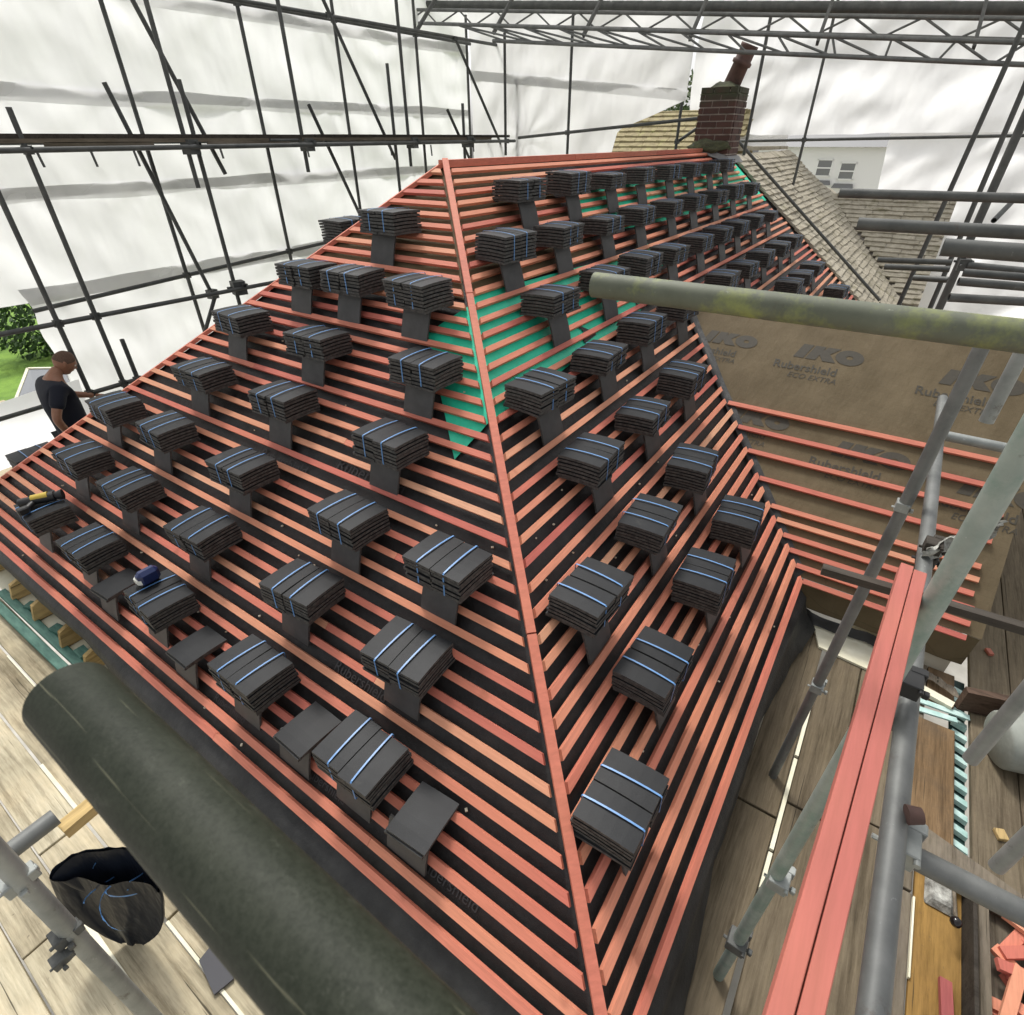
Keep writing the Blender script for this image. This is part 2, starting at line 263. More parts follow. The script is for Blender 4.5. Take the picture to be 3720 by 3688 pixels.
def sheet_mat(name='white_scaffold_sheeting', tl=.74, c0=.76, c1=.83):
    m = M(name, .5)
    t = m.t; out = [n for n in t.nodes if n.type == 'OUTPUT_MATERIAL'][0]
    df = m.n('ShaderNodeBsdfDiffuse'); tr = m.n('ShaderNodeBsdfTranslucent'); mx = m.n('ShaderNodeMixShader')
    a = m.noise(1.4, 6, .6); c = m.ramp(a, [(.3, (c0, c0, c0 * .99)), (.7, (c1, c1, c1 * .985))])
    m.l(c, df.inputs[0]); m.l(c, tr.inputs[0]); mx.inputs[0].default_value = tl
    fo = m.noise(1.6, 2, .45, (1.5, 1.5, .8)); b1 = m.n('ShaderNodeBump'); b1.inputs['Strength'].default_value = .5; b1.inputs['Distance'].default_value = .13
    m.l(fo, b1.inputs['Height'])
    for s in (df, tr): m.l(b1.outputs[0], s.inputs['Normal'])
    m.l(df.outputs[0], mx.inputs[1]); m.l(tr.outputs[0], mx.inputs[2]); m.l(mx.outputs[0], out.inputs[0])
    t.nodes.remove(m.b); return m.m
MAT['sheet'] = sheet_mat()
MAT['hem'] = sheet_mat('reinforced_sheeting_band', .6, .66, .74)
m = M('temporary_roof_sheet', .5, .3); m.color((.36, .36, .34)); MAT['roof_sheet'] = m.m
m = M('black_polythene', .34, spec=.1); m.color(m.mix(m.noise(8, 3), (.008, .0098, .0145), (.013, .0165, .025))).bump(m.noise(11, 2, .4, (2.2, 2.2, .6)), .5, .02); MAT['bag'] = m.m
m = M('stone_slate_face', .85, spec=.25)
base = m.ramp(m.rnd(), [(0, (.33, .3, .24)), (.5, (.43, .395, .325)), (1, (.38, .345, .275))])
a = m.noise(10, 7, .7); mo = m.noise(3.2, 6, .7)
k = m.mix(1.0, base, m.ramp(a, [(.3, (.68, .66, .62)), (.7, (1.15, 1.15, 1.12))]), 'MULTIPLY')
k = m.mix(m.ramp(mo, [(.55, (0, 0, 0)), (.68, (.75, .75, .75))]), k, (.13, .12, .06))
m.color(k).bump(a, .6, .01); MAT['stone'] = m.m
m = M('mossy_yellow_slate', .9)
a = m.noise(7, 7, .7); k = m.ramp(a, [(.3, (.2, .16, .085)), (.55, (.33, .28, .15)), (.75, (.36, .36, .13))])
m.color(k).bump(a, .6, .01); MAT['stone_yellow'] = m.m
m = M('chimney_brick_face', .88)
base = m.ramp(m.rnd(), [(0, (.055, .027, .021)), (.5, (.082, .038, .029)), (1, (.045, .025, .022))])
sep = m.n('ShaderNodeSeparateXYZ'); m.l(m.pos(), sep.inputs[0])
hz = m.n('ShaderNodeMapRange'); hz.inputs[1].default_value = 3.0; hz.inputs[2].default_value = 3.25; m.l(sep.outputs[2], hz.inputs[0])
lich = m.n('ShaderNodeMath', operation='MULTIPLY'); m.l(m.noise(7, 6, .7), lich.inputs[0]); m.l(hz.outputs[0], lich.inputs[1])
k = m.mix(m.ramp(lich.outputs[0], [(.2, (0, 0, 0)), (.5, (.95, .95, .95))]), base, (.045, .05, .028))
m.color(k).bump(m.noise(60, 4), .4, .004); MAT['brick'] = m.m
m = M('lime_mortar', .9); m.color(m.ramp(m.noise(9, 5), [(.3, (.3, .26, .22)), (.7, (.5, .45, .4))])); MAT['mortar'] = m.m
m = M('mossy_flaunching', .95); m.color(m.ramp(m.noise(12, 6, .7), [(.3, (.05, .05, .035)), (.7, (.11, .12, .06))])).bump(m.noise(30, 5), .8, .02); MAT['flaunch'] = m.m
m = M('terracotta_pot', .75); m.color(m.ramp(m.noise(7, 5), [(.3, (.06, .032, .025)), (.7, (.13, .07, .055))])); MAT['pot'] = m.m
m = M('white_render', .8); m.color((.88, .88, .86)); MAT['white'] = m.m
m = M('window_glass', .08, spec=.6); m.color((.2, .21, .22)); MAT['glass'] = m.m
m = M('painted_wall', .85); m.color(m.ramp(m.noise(2, 5), [(.3, (.5, .46, .36)), (.7, (.62, .58, .47))])); MAT['wall'] = m.m
m = M('lawn', .95); a = m.noise(.9, 6, .7); m.color(m.ramp(a, [(.3, (.08, .17, .02)), (.7, (.2, .34, .045))])).bump(m.noise(14, 4), .6, .06); MAT['grass'] = m.m
m = M('gravel', .95); m.color(m.ramp(m.noise(18, 5, .75), [(.3, (.33, .27, .17)), (.7, (.52, .45, .32))])); MAT['gravel'] = m.m
m = M('pale_paving', .9); m.color(m.ramp(m.noise(3, 5), [(.3, (.36, .34, .3)), (.7, (.5, .48, .43))])); MAT['yard'] = m.m
m = M('leaf', .7); m.color(m.ramp(m.rnd(), [(0, (.03, .07, .015)), (1, (.05, .1, .022))])); MAT['leaf'] = m.m
m = M('leaf_shrub', .7); m.color(m.ramp(m.noise(3, 4), [(.35, (.05, .1, .03)), (.65, (.13, .17, .07))])); MAT['leaf2'] = m.m
m = M('bark', .9); m.color((.08, .06, .04)); MAT['bark'] = m.m
def skin_mat():
    m = M('tanned_skin', .5)
    a = m.noise(30, 4)
    m.b.inputs['Subsurface Weight'].default_value = .05
    m.color(m.ramp(a, [(.3, (.27, .125, .07)), (.7, (.33, .16, .095))])); return m.m
MAT['skin'] = skin_mat()
m = M('cropped_hair', .8); m.color(m.ramp(m.noise(220, 3), [(.35, (.06, .036, .022)), (.65, (.16, .09, .058))])); MAT['hair'] = m.m
m = M('navy_cotton', .85); m.color((.006, .008, .017)).bump(m.noise(12, 5), .5, .01); MAT['navy'] = m.m
m = M('dark_trousers', .85); m.color((.02, .021, .024)); MAT['trousers'] = m.m
m = M('blue_plastic', .35); m.color((.012, .022, .085)); MAT['blue'] = m.m
m = M('cream_plastic', .35); m.color((.72, .72, .66)); MAT['white_plastic'] = m.m
m = M('yellow_plastic', .45); m.color((.5, .36, .05)); MAT['yellow'] = m.m
m = M('black_rubber', .5); m.color((.012, .012, .012)); MAT['rubber'] = m.m
m = M('gloss_black_knob', .12); m.color((.01, .008, .008)); MAT['knob'] = m.m
m = M('grey_rubber_bucket', .7); m.color(m.ramp(m.noise(10, 4), [(.3, (.23, .25, .22)), (.7, (.33, .35, .31))])); MAT['bucket'] = m.m
m = M('weathered_rag', .9); m.color(m.ramp(m.noise(26, 6, .7), [(.35, (.12, .115, .1)), (.7, (.55, .55, .5))])).bump(m.noise(40, 5), .8, .01); MAT['rag'] = m.m
m = M('skip_slate', .7); m.color((.055, .055, .062)).bump(m.noise(40, 4), .4, .003); MAT['scrap'] = m.m
m = M('lead_flashing', .6, .3); m.color((.22, .22, .22)); MAT['lead'] = m.m

# ------------------------------------------------------------------ roof frames
R, H = D['RH']; SL = math.hypot(R, H); CP, SP = R / SL, H / SL; TP = H / R
VERGE = 10.25; WU = 3.2; WR = 1.79            # verge of the long slope; wing eave at x=WU, half width WR in plan
def PL(v, s, n=0): return Vector((s * CP - n * SP, v, s * SP + n * CP))            # hip-end slope
def PR(u, s, n=0): return Vector((u, s * CP - n * SP, s * SP + n * CP))            # long slope
def PF(u, s, n=0): return Vector((u, 2 * R - (s * CP - n * SP), s * SP + n * CP))  # far slope
def PW(y, s, n=0): return Vector((WU + s * CP - n * SP, y, s * SP + n * CP))       # wing slope

# ------------------------------------------------------------------ setting: ground
g = MB().grid(lambda a, b: (-60 + 200 * a, -60 + 200 * b, -5.2 + .12 * nz(a * 40, b * 40, 0)), 60, 60)
tag(g.build('ground', MAT['yard']), kind='structure')
g = MB().grid(lambda a, b: (1.5 + 26 * a, 13.6 + 44 * b, -5.14 + .12 * nz((61.5 + 26 * a) / 5, (73.6 + 44 * b) / 5, 0)), 40, 60)
tag(g.build('lawn', MAT['grass']), kind='structure')
p = MB().grid(lambda a, b: (2.2 + a * 2.3 + .3 * nz(b * 5, 1, a), 15 + b * 11, -5.19 + .12 * nz((2.2 + a * 2.3 + 60) / 5, (15 + b * 11 + 60) / 5, 0) + .12), 8, 30)
tag(p.build('path', MAT['gravel']), kind='structure')

tag(MB().add([(-8, -8, -5.04), (12.6, -8, -5.04), (12.6, 13.5, -5.04), (-8, 13.5, -5.04)], [(0, 1, 2, 3)]).build('yard', MAT['yard'], None), kind='structure')
# ------------------------------------------------------------------ the house being roofed
house = thing('house', 'hipped house roof covered in pink battens over black underlay, stacked with dark tile bundles', 'house', (R, R, 0))
def add_cut_fold(P, n): return P
# underlay sheets
def sag(a, b, k): return .007 * nz(a * 3, b * 9, k) + .003 * nz(a * 14, b * 22, k)
def lf(a, b):
    s = -.04 + b * (SL + .04); v0 = max(s, 0) * CP; v1 = 2 * R - v0; v = v0 + (v1 - v0) * a
    return PL(v, s, -.012 + sag(v, s, 1))
tag(MB().grid(lf, 110, 120).build('underlay', MAT['black'], house), 'black underlay on the hip end slope')
def rf(a, b):
    s = -.04 + b * (SL + .04); u0 = max(s, 0) * CP; u = u0 + (VERGE + .08 - u0) * a
    return PR(u, s, -.012 + sag(u, s, 2))
tag(MB().grid(rf, 190, 120).build('underlay', MAT['black'], house), 'black underlay on the long slope')
tag(MB().add([PF(0, 0, -.012), PF(VERGE, 0, -.012), PF(VERGE, SL, -.012), PF(R, SL, -.012)], [(3, 2, 1, 0)]).build('underlay', MAT['black'], house), 'black underlay on the far slope')
wing_y0 = -1.12
def wf(a, b):
    s = b * (WR / CP); y1 = s * CP - .01; y = y1 + (wing_y0 - y1) * a
    return PW(y, s, -.002 + sag(y, s, 3) * .12)
tag(MB().grid(wf, 70, 60).build('underlay', MAT['brown'], house), 'brown printed underlay on the wing slope')
# far side of the wing and its gable
hz_ = WR * TP
tag(MB().add([(WU + WR, WR, hz_), (WU + WR, wing_y0, hz_), (WU + 2 * WR, wing_y0, 0), (WU + 2 * WR, 0, 0)], [(0, 1, 2, 3)]).build('underlay', MAT['brown'], house), 'underlay on the far side of the wing')
tag(MB().hexa([(WU + .05, wing_y0 + .3, -5.2), (WU + .05, wing_y0 + .06, -5.2), (WU + 2 * WR - .05, wing_y0 + .06, -5.2), (WU + 2 * WR - .05, wing_y0 + .3, -5.2),
   (WU + .05, wing_y0 + .3, -.12), (WU + .05, wing_y0 + .06, -.12), (WU + 2 * WR - .05, wing_y0 + .06, -.12), (WU + 2 * WR - .05, wing_y0 + .3, -.12)]).build('wing_wall', MAT['wall'], house))
tag(MB().hexa([(.22, .22, -5.2), (VERGE, .22, -5.2), (VERGE, 2 * R - .22, -5.2), (.22, 2 * R - .22, -5.2), (.22, .22, -.12), (VERGE, .22, -.12), (VERGE, 2 * R - .22, -.12), (.22, 2 * R - .22, -.12)]).build('wall', MAT['wall'], house))
# battens
BW, BT = .0182, .025
def hip_gap(s): return max(s, 0) * CP + .036
def batten_L(s, w=BW, v0=None, v1=None):
    a, b = hip_gap(s), 2 * R - hip_gap(s)
    if v0 is None and v1 is None and b - a > 2.4:
        c = random.uniform(a + .8, b - .8); batten_L(s, w, None, c - .001); batten_L(s, w, c + .001, 9); return
    if v1 == 9: v1 = None
    j = random.uniform(-.003, .003); k = random.uniform(-.003, .003); pts = []
    for n in (.014, .014 + BT):
        for (t, side) in ((s - w, 0), (s - w, 1), (s + w, 1), (s + w, 0)):
            v = (hip_gap(t) if v0 is None else v0) if side == 0 else ((2 * R - hip_gap(t)) if v1 is None else v1)
            pts.append(PL(v, t + (j if side else k), n))
    MB().hexa(pts).build('batten', MAT['batten_v'], house)
def batten_R(s, ua, ub, w=BW):
    if ub(s) - ua(s) > 4.4:
        c = ua(s) + random.uniform(1.6, min(4.2, ub(s) - ua(s) - 1)); batten_R(s, ua, lambda t: c - .001, w); batten_R(s, lambda t: c + .001, ub, w); return
    j = random.uniform(-.003, .003); k = random.uniform(-.003, .003); pts = []
    for n in (.014, .014 + BT):
        for (t, side) in ((s - w, 0), (s - w, 1), (s + w, 1), (s + w, 0)):
            u = ua(t) if side == 0 else ub(t)
            pts.append(PR(u, t + (j if side else k), n))
    MB().hexa(pts).build('batten', MAT['batten_u'], house)
NB = 41
for k in range(NB):
    s = .1 * k
    if s > SL - .09: continue
    batten_L(s)
    if s * CP < WR - .06:
        rj = random.uniform(.03, .09)
        batten_R(s, hip_gap, lambda t, rj=rj: WU + t * CP - rj)
        batten_R(s, lambda t: WU + 2 * WR - t * CP + .06, lambda t: VERGE - .03)
    else:
        e = random.uniform(-.38, -.08)
        batten_R(s, hip_gap, lambda t, e=e: VERGE + e)
for s in (1.27, 1.07, .88, .67, .47, .375, .27, .17, .07, -.03):
    j = random.uniform(-.004, .004); y1 = s * CP - .015; y0 = wing_y0 + .08 + random.uniform(0, .05)
    pts = [PW(y, t, n) for n in (.006, .006 + BT) for (y, t) in ((y1, s - BW), (y0, s - BW + j), (y0, s + BW + j), (y1, s + BW))]
    MB().hexa(pts).build('batten', MAT['batten_v'], house)
upA = Vector((-1, -1, 2 / TP)).normalized()
a0 = Vector((0, 0, 0)) + upA * .042 - Vector((R, R, H)).normalized() * .06; a1 = Vector((R, R, H)) + upA * .042
def split_beam(n, a, b, w, h, up, cuts):
    for i in range(len(cuts) - 1):
        MB().beam(a.lerp(b, cuts[i]), a.lerp(b, cuts[i + 1] - .0015), w, h, up).build(n, MAT['batten_top'], house)
split_beam('hip_batten', a0, a1, .044, .03, upA, [0, .31, .73, 1])
upB = Vector((-1, 1, 2 / TP)).normalized()
split_beam('hip_batten', Vector((0, 2 * R, 0)) + upB * .006, Vector((R, R, H)) + upB * .012, .085, .03, upB, [0, .45, 1])
split_beam('ridge_batten', Vector((R - .04, R, H + .008)), Vector((9.15, R, H + .008)), .06, .05, Vector((0, 0, 1)), [0, .34, .7, 1])
for k in (1, 2, 3): batten_L(SL - .012 - .0, .012) if k == 1 else None
# eave skirts of underlay
def skirtL(a, b):
    y = -.02 + a * (2 * R + .02); wob = .012 * nz(y * 2.2, b * 2, 5) + .006 * nz(y * 7, b * 3, 6)
    prof = [(-.035 * CP, -.026), (-.075, -.075), (-.085, -.13), (-.07, -.2)]
    t = b * 3; i = min(int(t), 2); f = t - i
    x = prof[i][0] * (1 - f) + prof[i + 1][0] * f; z = prof[i][1] * (1 - f) + prof[i + 1][1] * f
    ex = .1 * max(0, 1 - y / 1.6) ** 2 * b; fl_ = min(1, max(0, (4.0 - y) / 1.2)); fl_ = fl_ * fl_ * (3 - 2 * fl_)
    return (x + wob * b - .03 * b * nz(y * .9, 3, 3) - ex * .3 - .10 * fl_ * b ** 1.3, y, z + wob * .5 - ex)
tag(MB().grid(skirtL, 120, 9).build('eave_skirt', MAT['black'], house), 'black underlay drooping past the long left eave')
def skirtR(a, b):
    x = -.02 + a * (WU - .06); wob = .02 * nz(x * 1.8, b * 2, 8) + .008 * nz(x * 7, b * 3, 9)
    prof = [(-.035 * CP, -.026), (-.08, -.1), (-.075, -.25), (-.1, -.362)]
    t = b * 3; i = min(int(t), 2); f = t - i
    y = prof[i][0] * (1 - f) + prof[i + 1][0] * f; z = prof[i][1] * (1 - f) + prof[i + 1][1] * f
    out = (.13 * max(0, 1 - x / 1.1) + .13 * max(0, (x - 2.1) / 1.05) ** 1.5) * b
    return (x, y - wob * b - out * b - .015 * b * (a > .9), z)
tag(MB().grid(skirtR, 90, 9).build('eave_skirt', MAT['black'], house), 'black underlay hanging over the right eave')
# dark upstand in the valley and over the verge
def val(a, b):
    s = a * (WR / CP); w = (b - .5) * .085
    y = s * CP
    return Vector((WU + y, y, s * SP)) + Vector((w * .7, -w * .7, abs(w) * .62 + .012 + .01 * nz(a * 9, b, 2)))
MB().grid(val, 40, 4).build('valley_strip', MAT['black'], house)
def curl(a, b):
    P = ((3.30, -.03), (3.205, -.17), (3.195, -.35), (3.22, -.55), (3.15, -.78)); x = a * 4; i = min(int(x), 3); f = x - i
    px_, py_ = (P[i][0] * (1 - f) + P[i + 1][0] * f, P[i][1] * (1 - f) + P[i + 1][1] * f)
    return (px_ - .045 * b * (1 - .5 * a) + .01 * nz(a * 6, b * 2, 3), py_, -.29 - .05 * b + .02 * math.sin(b * 5) + .015 * nz(a * 7, b * 2, 9))
tag(MB().grid(curl, 24, 6).build('underlay_flap', MAT['black'], house), 'loose black flap below the valley')
MB().grid(lambda a, b: (WU - .005 + .03 * b - .02 * nz(a * 5, b, 2) * b, -.03 - 1.08 * a, -.005 - .27 * b + .012 * nz(a * 4, b, 8) * b), 30, 6).build('eave_skirt', MAT['brown'], house)
tag(MB().hexa([(3.235, -.2, -.396), (2.975, -.285, -.396), (2.925, -.785, -.396), (3.235, -.84, -.396), (3.235, -.2, -.378), (2.975, -.285, -.378), (2.925, -.785, -.378), (3.235, -.84, -.378)]).build('cream_panel', MAT['cream'], None), 'cream panel lying on the boards at the foot of the brown wing underlay', 'panel')
# rafter feet and soffit under the left eave
for i, y in enumerate((5.75, 5.2, 4.78, 4.3, 3.9)):
    MB().hexa([(-.17, y - .02, -.36), (-.17, y + .02, -.36), (.2, y + .02, -.36), (.2, y - .02, -.36), (-.13, y - .02, -.22), (-.13, y + .02, -.22), (.2, y + .02, -.1), (.2, y - .02, -.1)]).build('rafter_foot', MAT['pale_wood'], house)
MB().box((-.02, 4.7, -.375), (.28, 3.2, .02)).build('soffit_board', MAT['cream'], house)
# green underlay patches
def patch(f, poly, n, res=16):
    # poly is a list of (along, slope) corners, 4 of them
    (a, b, c, d) = poly
    return MB().grid(lambda x, y: f(*(Vector(a).lerp(Vector(b), x)).lerp(Vector(d).lerp(Vector(c), x), y)[:2], n + .004 * nz(x * 6, y * 6, n * 99)), res, res)
gp = []
brown = [('L', [(2.36, 2.97), (4.0, 3.1), (3.25, SL - .02), (3.14, SL - .02)]), ('R', [(2.38, 3.0), (4.3, 2.98), (4.3, SL - .02), (3.2, SL - .02)])]
for side, poly in brown:
    patch(PL if side == 'L' else PR, poly, -.004).build('brown_underlay', MAT['brown'], house)
gp.append(('L', [(1.74, 2.2), (1.83, 1.93), (2.5, 2.68), (2.3, 2.93)]))
gp.append(('R', [(1.73, 2.2), (4.2, 2.38), (4.5, 2.92), (2.36, 3.0)]))
gp.append(('R', [(4.1, 2.38), (5.3, 2.72), (5.2, 2.95), (4.3, 2.92)]))
gp.append(('R', [(4.3, 3.2), (10.22, 3.0), (10.27, 3.88), (4.6, 3.66)]))
for side, poly in gp:
    patch(PL if side == 'L' else PR, poly, .003).build('green_underlay', MAT['green'], house)
# print on the underlay
def text_obj(body, size, frame, mat, name='print', shear=0, bold=0):
    cu = bpy.data.curves.new(name, 'FONT'); cu.body = body; cu.size = size; cu.shear = shear; cu.offset = bold; cu.align_x = 'LEFT'; cu.resolution_u = 3
    o = bpy.data.objects.new(name, cu); dg = bpy.context.evaluated_depsgraph_get(); col.objects.link(o)
    dg = bpy.context.evaluated_depsgraph_get(); me = bpy.data.meshes.new_from_object(o.evaluated_get(dg)); bpy.data.objects.remove(o)
    o = bpy.data.objects.new(name, me); me.materials.clear(); me.materials.append(mat); col.objects.link(o)
    o.parent = house; o.matrix_parent_inverse = Matrix.Translation(-house.location); o.matrix_basis = frame
    return o
def frame(org, ex, ey):
    ex, ey = Vector(ex).normalized(), Vector(ey).normalized(); ez = ex.cross(ey)
    m = Matrix.Identity(4)
    for i in range(3): m[i][0], m[i][1], m[i][2], m[i][3] = ex[i], ey[i], ez[i], org[i]
    return m
WUP = (CP, 0, SP)
def wing_logo(y, s, k=1.0):
    fr = frame(PW(y, s, .001), (0, -1, 0), WUP)
    def poly(pts): return MB().add([fr @ Vector((px * k, py * k, 0)) for px, py in pts], [tuple(range(len(pts)))])
    poly([(.03, .17), (.11, .17), (.16, .31), (.08, .31)]).build('logo', MAT['print'], house)
    poly([(.125, .17), (.205, .17), (.225, .225), (.26, .17), (.36, .17), (.30, .245), (.37, .31), (.275, .31), (.24, .27), (.255, .31), (.175, .31)]).build('logo', MAT['print'], house)
    n = 28; vs = []; 
    for rx, ry in ((.105, .073), (.026, .018)): vs += [fr @ Vector(((.45 + rx * math.cos(6.2832 * i / n)) * k, (.24 + ry * math.sin(6.2832 * i / n)) * k, 0)) for i in range(n)]
    MB().add(vs, [(i, (i + 1) % n, n + (i + 1) % n, n + i) for i in range(n)]).build('logo', MAT['print'], house)
    text_obj('Rubershield', .105 * k, frame(PW(y + .1 * k, s + .045 * k, .001), (0, -1, 0), WUP), MAT['print'], bold=.0015)
    text_obj('ECO EXTRA', .07 * k, frame(PW(y - .04 * k, s - .03 * k, .001), (0, -1, 0), WUP), MAT['print'], shear=.25)
wing_logo(.66, 1.68); wing_logo(-.40, 1.66); wing_logo(1.45, 1.70, .9)
wing_logo(.12, .86); wing_logo(.95, .98, .9); wing_logo(-.72, .8)
for v, s, z in ((2.62, 1.62, .12), (3.3, 1.5, .1), (1.0, .135, .07), (1.75, .13, .06), (2.55, .12, .06), (1.9, .62, .08)):
    text_obj('Rubershield', z, frame(PL(v, s, -.001), (0, -1, 0), (CP, 0, SP)), MAT['print_grey'])
for u, s, z, t in ((2.75, 2.2, .22, 'AP'), (3.1, 2.52, .26, 'AD'), (3.05, 2.28, .2, 'AL'), (4.1, 2.45, .2, 'AD'), (9.95, 3.5, .3, 'A')):
    text_obj(t, z, frame(PR(u, s, .012), (-.35, -CP, -SP), (1, -.35 * CP, -.35 * SP)), MAT['print_black'], bold=.004)

# ------------------------------------------------------------------ tile bundles
TW, TL, TT = .172, .262, .0155
def tile_mesh(w, l, t, camber=.0045):
    m = MB(); nu, nv = 2, 5
    def top(a, b, o): 
        y = (b - .5) * l; return ((a - .5) * w, y, camber * (1 - (2 * (b - .5)) ** 2) - camber * .25 * (2 * (a - .5)) ** 2 + o)
    n = (nu + 1) * (nv + 1)
    vs = [top(i / nu, j / nv, t) for j in range(nv + 1) for i in range(nu + 1)] + [top(i / nu, j / nv, 0) for j in range(nv + 1) for i in range(nu + 1)]
    fs = []
    I = lambda i, j: j * (nu + 1) + i
    for j in range(nv):
        for i in range(nu):
            fs.append((I(i, j), I(i + 1, j), I(i + 1, j + 1), I(i, j + 1))); fs.append((n + I(i, j), n + I(i, j + 1), n + I(i + 1, j + 1), n + I(i + 1, j)))
    for j in range(nv): fs.append((I(0, j), I(0, j + 1), n + I(0, j + 1), n + I(0, j))); fs.append((I(nu, j), n + I(nu, j), n + I(nu, j + 1), I(nu, j + 1)))
    for i in range(nu): fs.append((I(i, 0), n + I(i, 0), n + I(i + 1, 0), I(i + 1, 0))); fs.append((I(i, nv), I(i + 1, nv), n + I(i + 1, nv), n + I(i, nv)))
    m.add(vs, fs, False)
    for s in (-1, 1): m.box((s * w * .25, l / 2 - .012, -.003), (.03, .016, .009))   # nibs
    return m
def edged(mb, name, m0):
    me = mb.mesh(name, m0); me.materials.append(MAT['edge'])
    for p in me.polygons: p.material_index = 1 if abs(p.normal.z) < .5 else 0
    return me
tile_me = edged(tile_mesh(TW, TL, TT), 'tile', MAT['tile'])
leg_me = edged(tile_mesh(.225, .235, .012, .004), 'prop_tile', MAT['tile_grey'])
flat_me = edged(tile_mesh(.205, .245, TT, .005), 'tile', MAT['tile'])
PITCH = .0215; NL = 6; BH = NL * PITCH
def strap_mesh(nl):
    BH = nl * PITCH; m = MB(); w = .0041; y0, y1 = -TL / 2 - .005, TL / 2 + .004; zt = BH + .0005
    prof = [(y0, .003)] + [(y0, zt - .006), (y0 + .008, zt)] + [(y0 + (y1 - y0) * t, zt + .0075 * (1 - (2 * t - 1) ** 2)) for t in (.2, .4, .6, .8)] + [(y1 - .006, zt), (y1, zt - .006), (y1, -.003), (y0, -.003)]
    n = len(prof); vs = []
    for y, z in prof: vs += [(-w, y, z), (w, y, z)]
    cy, cz = 0, BH / 2
    for y, z in prof:
        d = Vector((y - cy, z - cz)).normalized() * -.0012; vs += [(-w, y + d.x, z + d.y), (w, y + d.x, z + d.y)]
    fs = []
    for i in range(n):
        j = (i + 1) % n
        fs += [(2 * i, 2 * i + 1, 2 * j + 1, 2 * j), (2 * n + 2 * i, 2 * n + 2 * j, 2 * n + 2 * j + 1, 2 * n + 2 * i + 1), (2 * i, 2 * j, 2 * n + 2 * j, 2 * n + 2 * i), (2 * i + 1, 2 * n + 2 * i + 1, 2 * n + 2 * j + 1, 2 * j + 1)]
    return m.add(vs, fs).mesh('strap', MAT['strap'])
strap_me = {k: strap_mesh(k) for k in (5, 6, 7)}
leg_rest_z = .02
def bundle(M4, label, cols=2, layers=None, group='strapped tile bundles on the roof slopes'):
    t = thing('tile_bundle', label, 'tile bundle', (0, 0, 0), group); t.matrix_basis = M4
    layers = layers or random.choice((5, 6, 6, 6, 6, 7)); gap = random.uniform(.002, .014); lean = random.uniform(-.012, .012); leany = random.uniform(-.012, .008)
    for c in (-1, 1): inst('base_tile', tile_me, t, Matrix.Translation((c * (TW / 2 + .004) + random.uniform(-.006, .006), random.uniform(-.004, .012) - .006, -.018)) @ Matrix.Rotation(random.uniform(-.05, .05), 4, 'Z'))
    for c in (-1, 1):
        dx = c * (TW / 2 + gap / 2); hy = random.uniform(-.006, .006); hz2 = random.uniform(-.002, .004) if c == 1 else 0
        for k in range(layers):
            inst('tile', tile_me, t, Matrix.Translation((dx + lean * k / 6 + random.uniform(-.003, .003), hy + leany * k / 6 + random.uniform(-.005, .005), k * PITCH + hz2 * (k / layers))) @ Matrix.Rotation(random.uniform(-.013, .013), 4, 'Z') @ Matrix.Rotation(random.uniform(-.009, .009), 4, 'X'))
        inst('strap', strap_me[layers], t, Matrix.Translation((dx * random.uniform(.7, .97), hy, hz2)) @ rotz(random.uniform(-.05, .05)))
    return t
def prop(M4, label, me=None):
    o = inst('prop_tile', me or leg_me, None, M4)
    return tag(o, label, 'tile', 'tiles propping up the tile bundles')
def rotz(a): return Matrix.Rotation(a, 4, 'Z')
def place_L(v, xc, label_b, label_p, kind='bundle'):
    zb = TP * (xc + TL / 2) + .04
    jit = random.uniform(-.085, .085)
    # local x -> -y (towards the main hip), local y -> +x (up slope)
    M4 = Matrix.Translation((xc, v, zb + .018)) @ rotz(-math.pi / 2 + jit) @ Matrix.Rotation(random.uniform(-.05, .03), 4, 'X')
    xf = xc - TL / 2 + .025
    foot = Vector((xf, 0, xf * TP + .022)); topz = zb - .006
    return M4, leg(foot, Vector((xf + .06, 0, topz)), 'L', v + random.uniform(-.035, .03))
def leg(foot, top, side, along):
    h = top - foot; ln = h.length; d = h.normalized()
    if side == 'L':
        P = Vector((foot.x, along, foot.z)); ax = Vector((0, -1, 0)); dd = Vector((d.x, 0, d.z))
    else:
        P = Vector((along, foot.x, foot.z)); ax = Vector((1, 0, 0)); dd = Vector((0, d.x, d.z))
    m = Matrix.Identity(4); nn = ax.cross(dd)
    sc = ln / .235
    for i in range(3): m[i][0], m[i][1], m[i][2], m[i][3] = ax[i], dd[i] * sc, nn[i], P[i] + dd[i] * ln / 2
    return m @ rotz(0)
RN = ['bottom', 'second', 'third', 'fourth', 'fifth', 'sixth', 'topmost']
for r, row in enumerate(D['BL']):
    for i, (v, xc) in enumerate(sorted(row)):
        wh = 'the lone bundle' if len(row) == 1 else f'{ORD[i]} from the main hip'
        M4, ML = place_L(v, xc, '', '')
        if len(row) == 1:
            bundle(M4, 'single strapped tile bundle near the apex of the left hip-end slope'); prop(ML, 'grey tile standing under the single bundle near the apex of the left slope')
        else:
            bundle(M4, f'strapped dark tile bundle, {ORD[i]} from the main hip, {RN[r]} row up the left slope', layers=6 if r == 0 and i in (2, 4) else None)
            prop(ML, f'grey prop tile under the {RN[r]} row bundle {ORD[i]} from the hip, left slope')
RN2 = ['bottom', 'second', 'third', 'fourth', 'fifth', 'sixth', 'seventh', 'topmost']
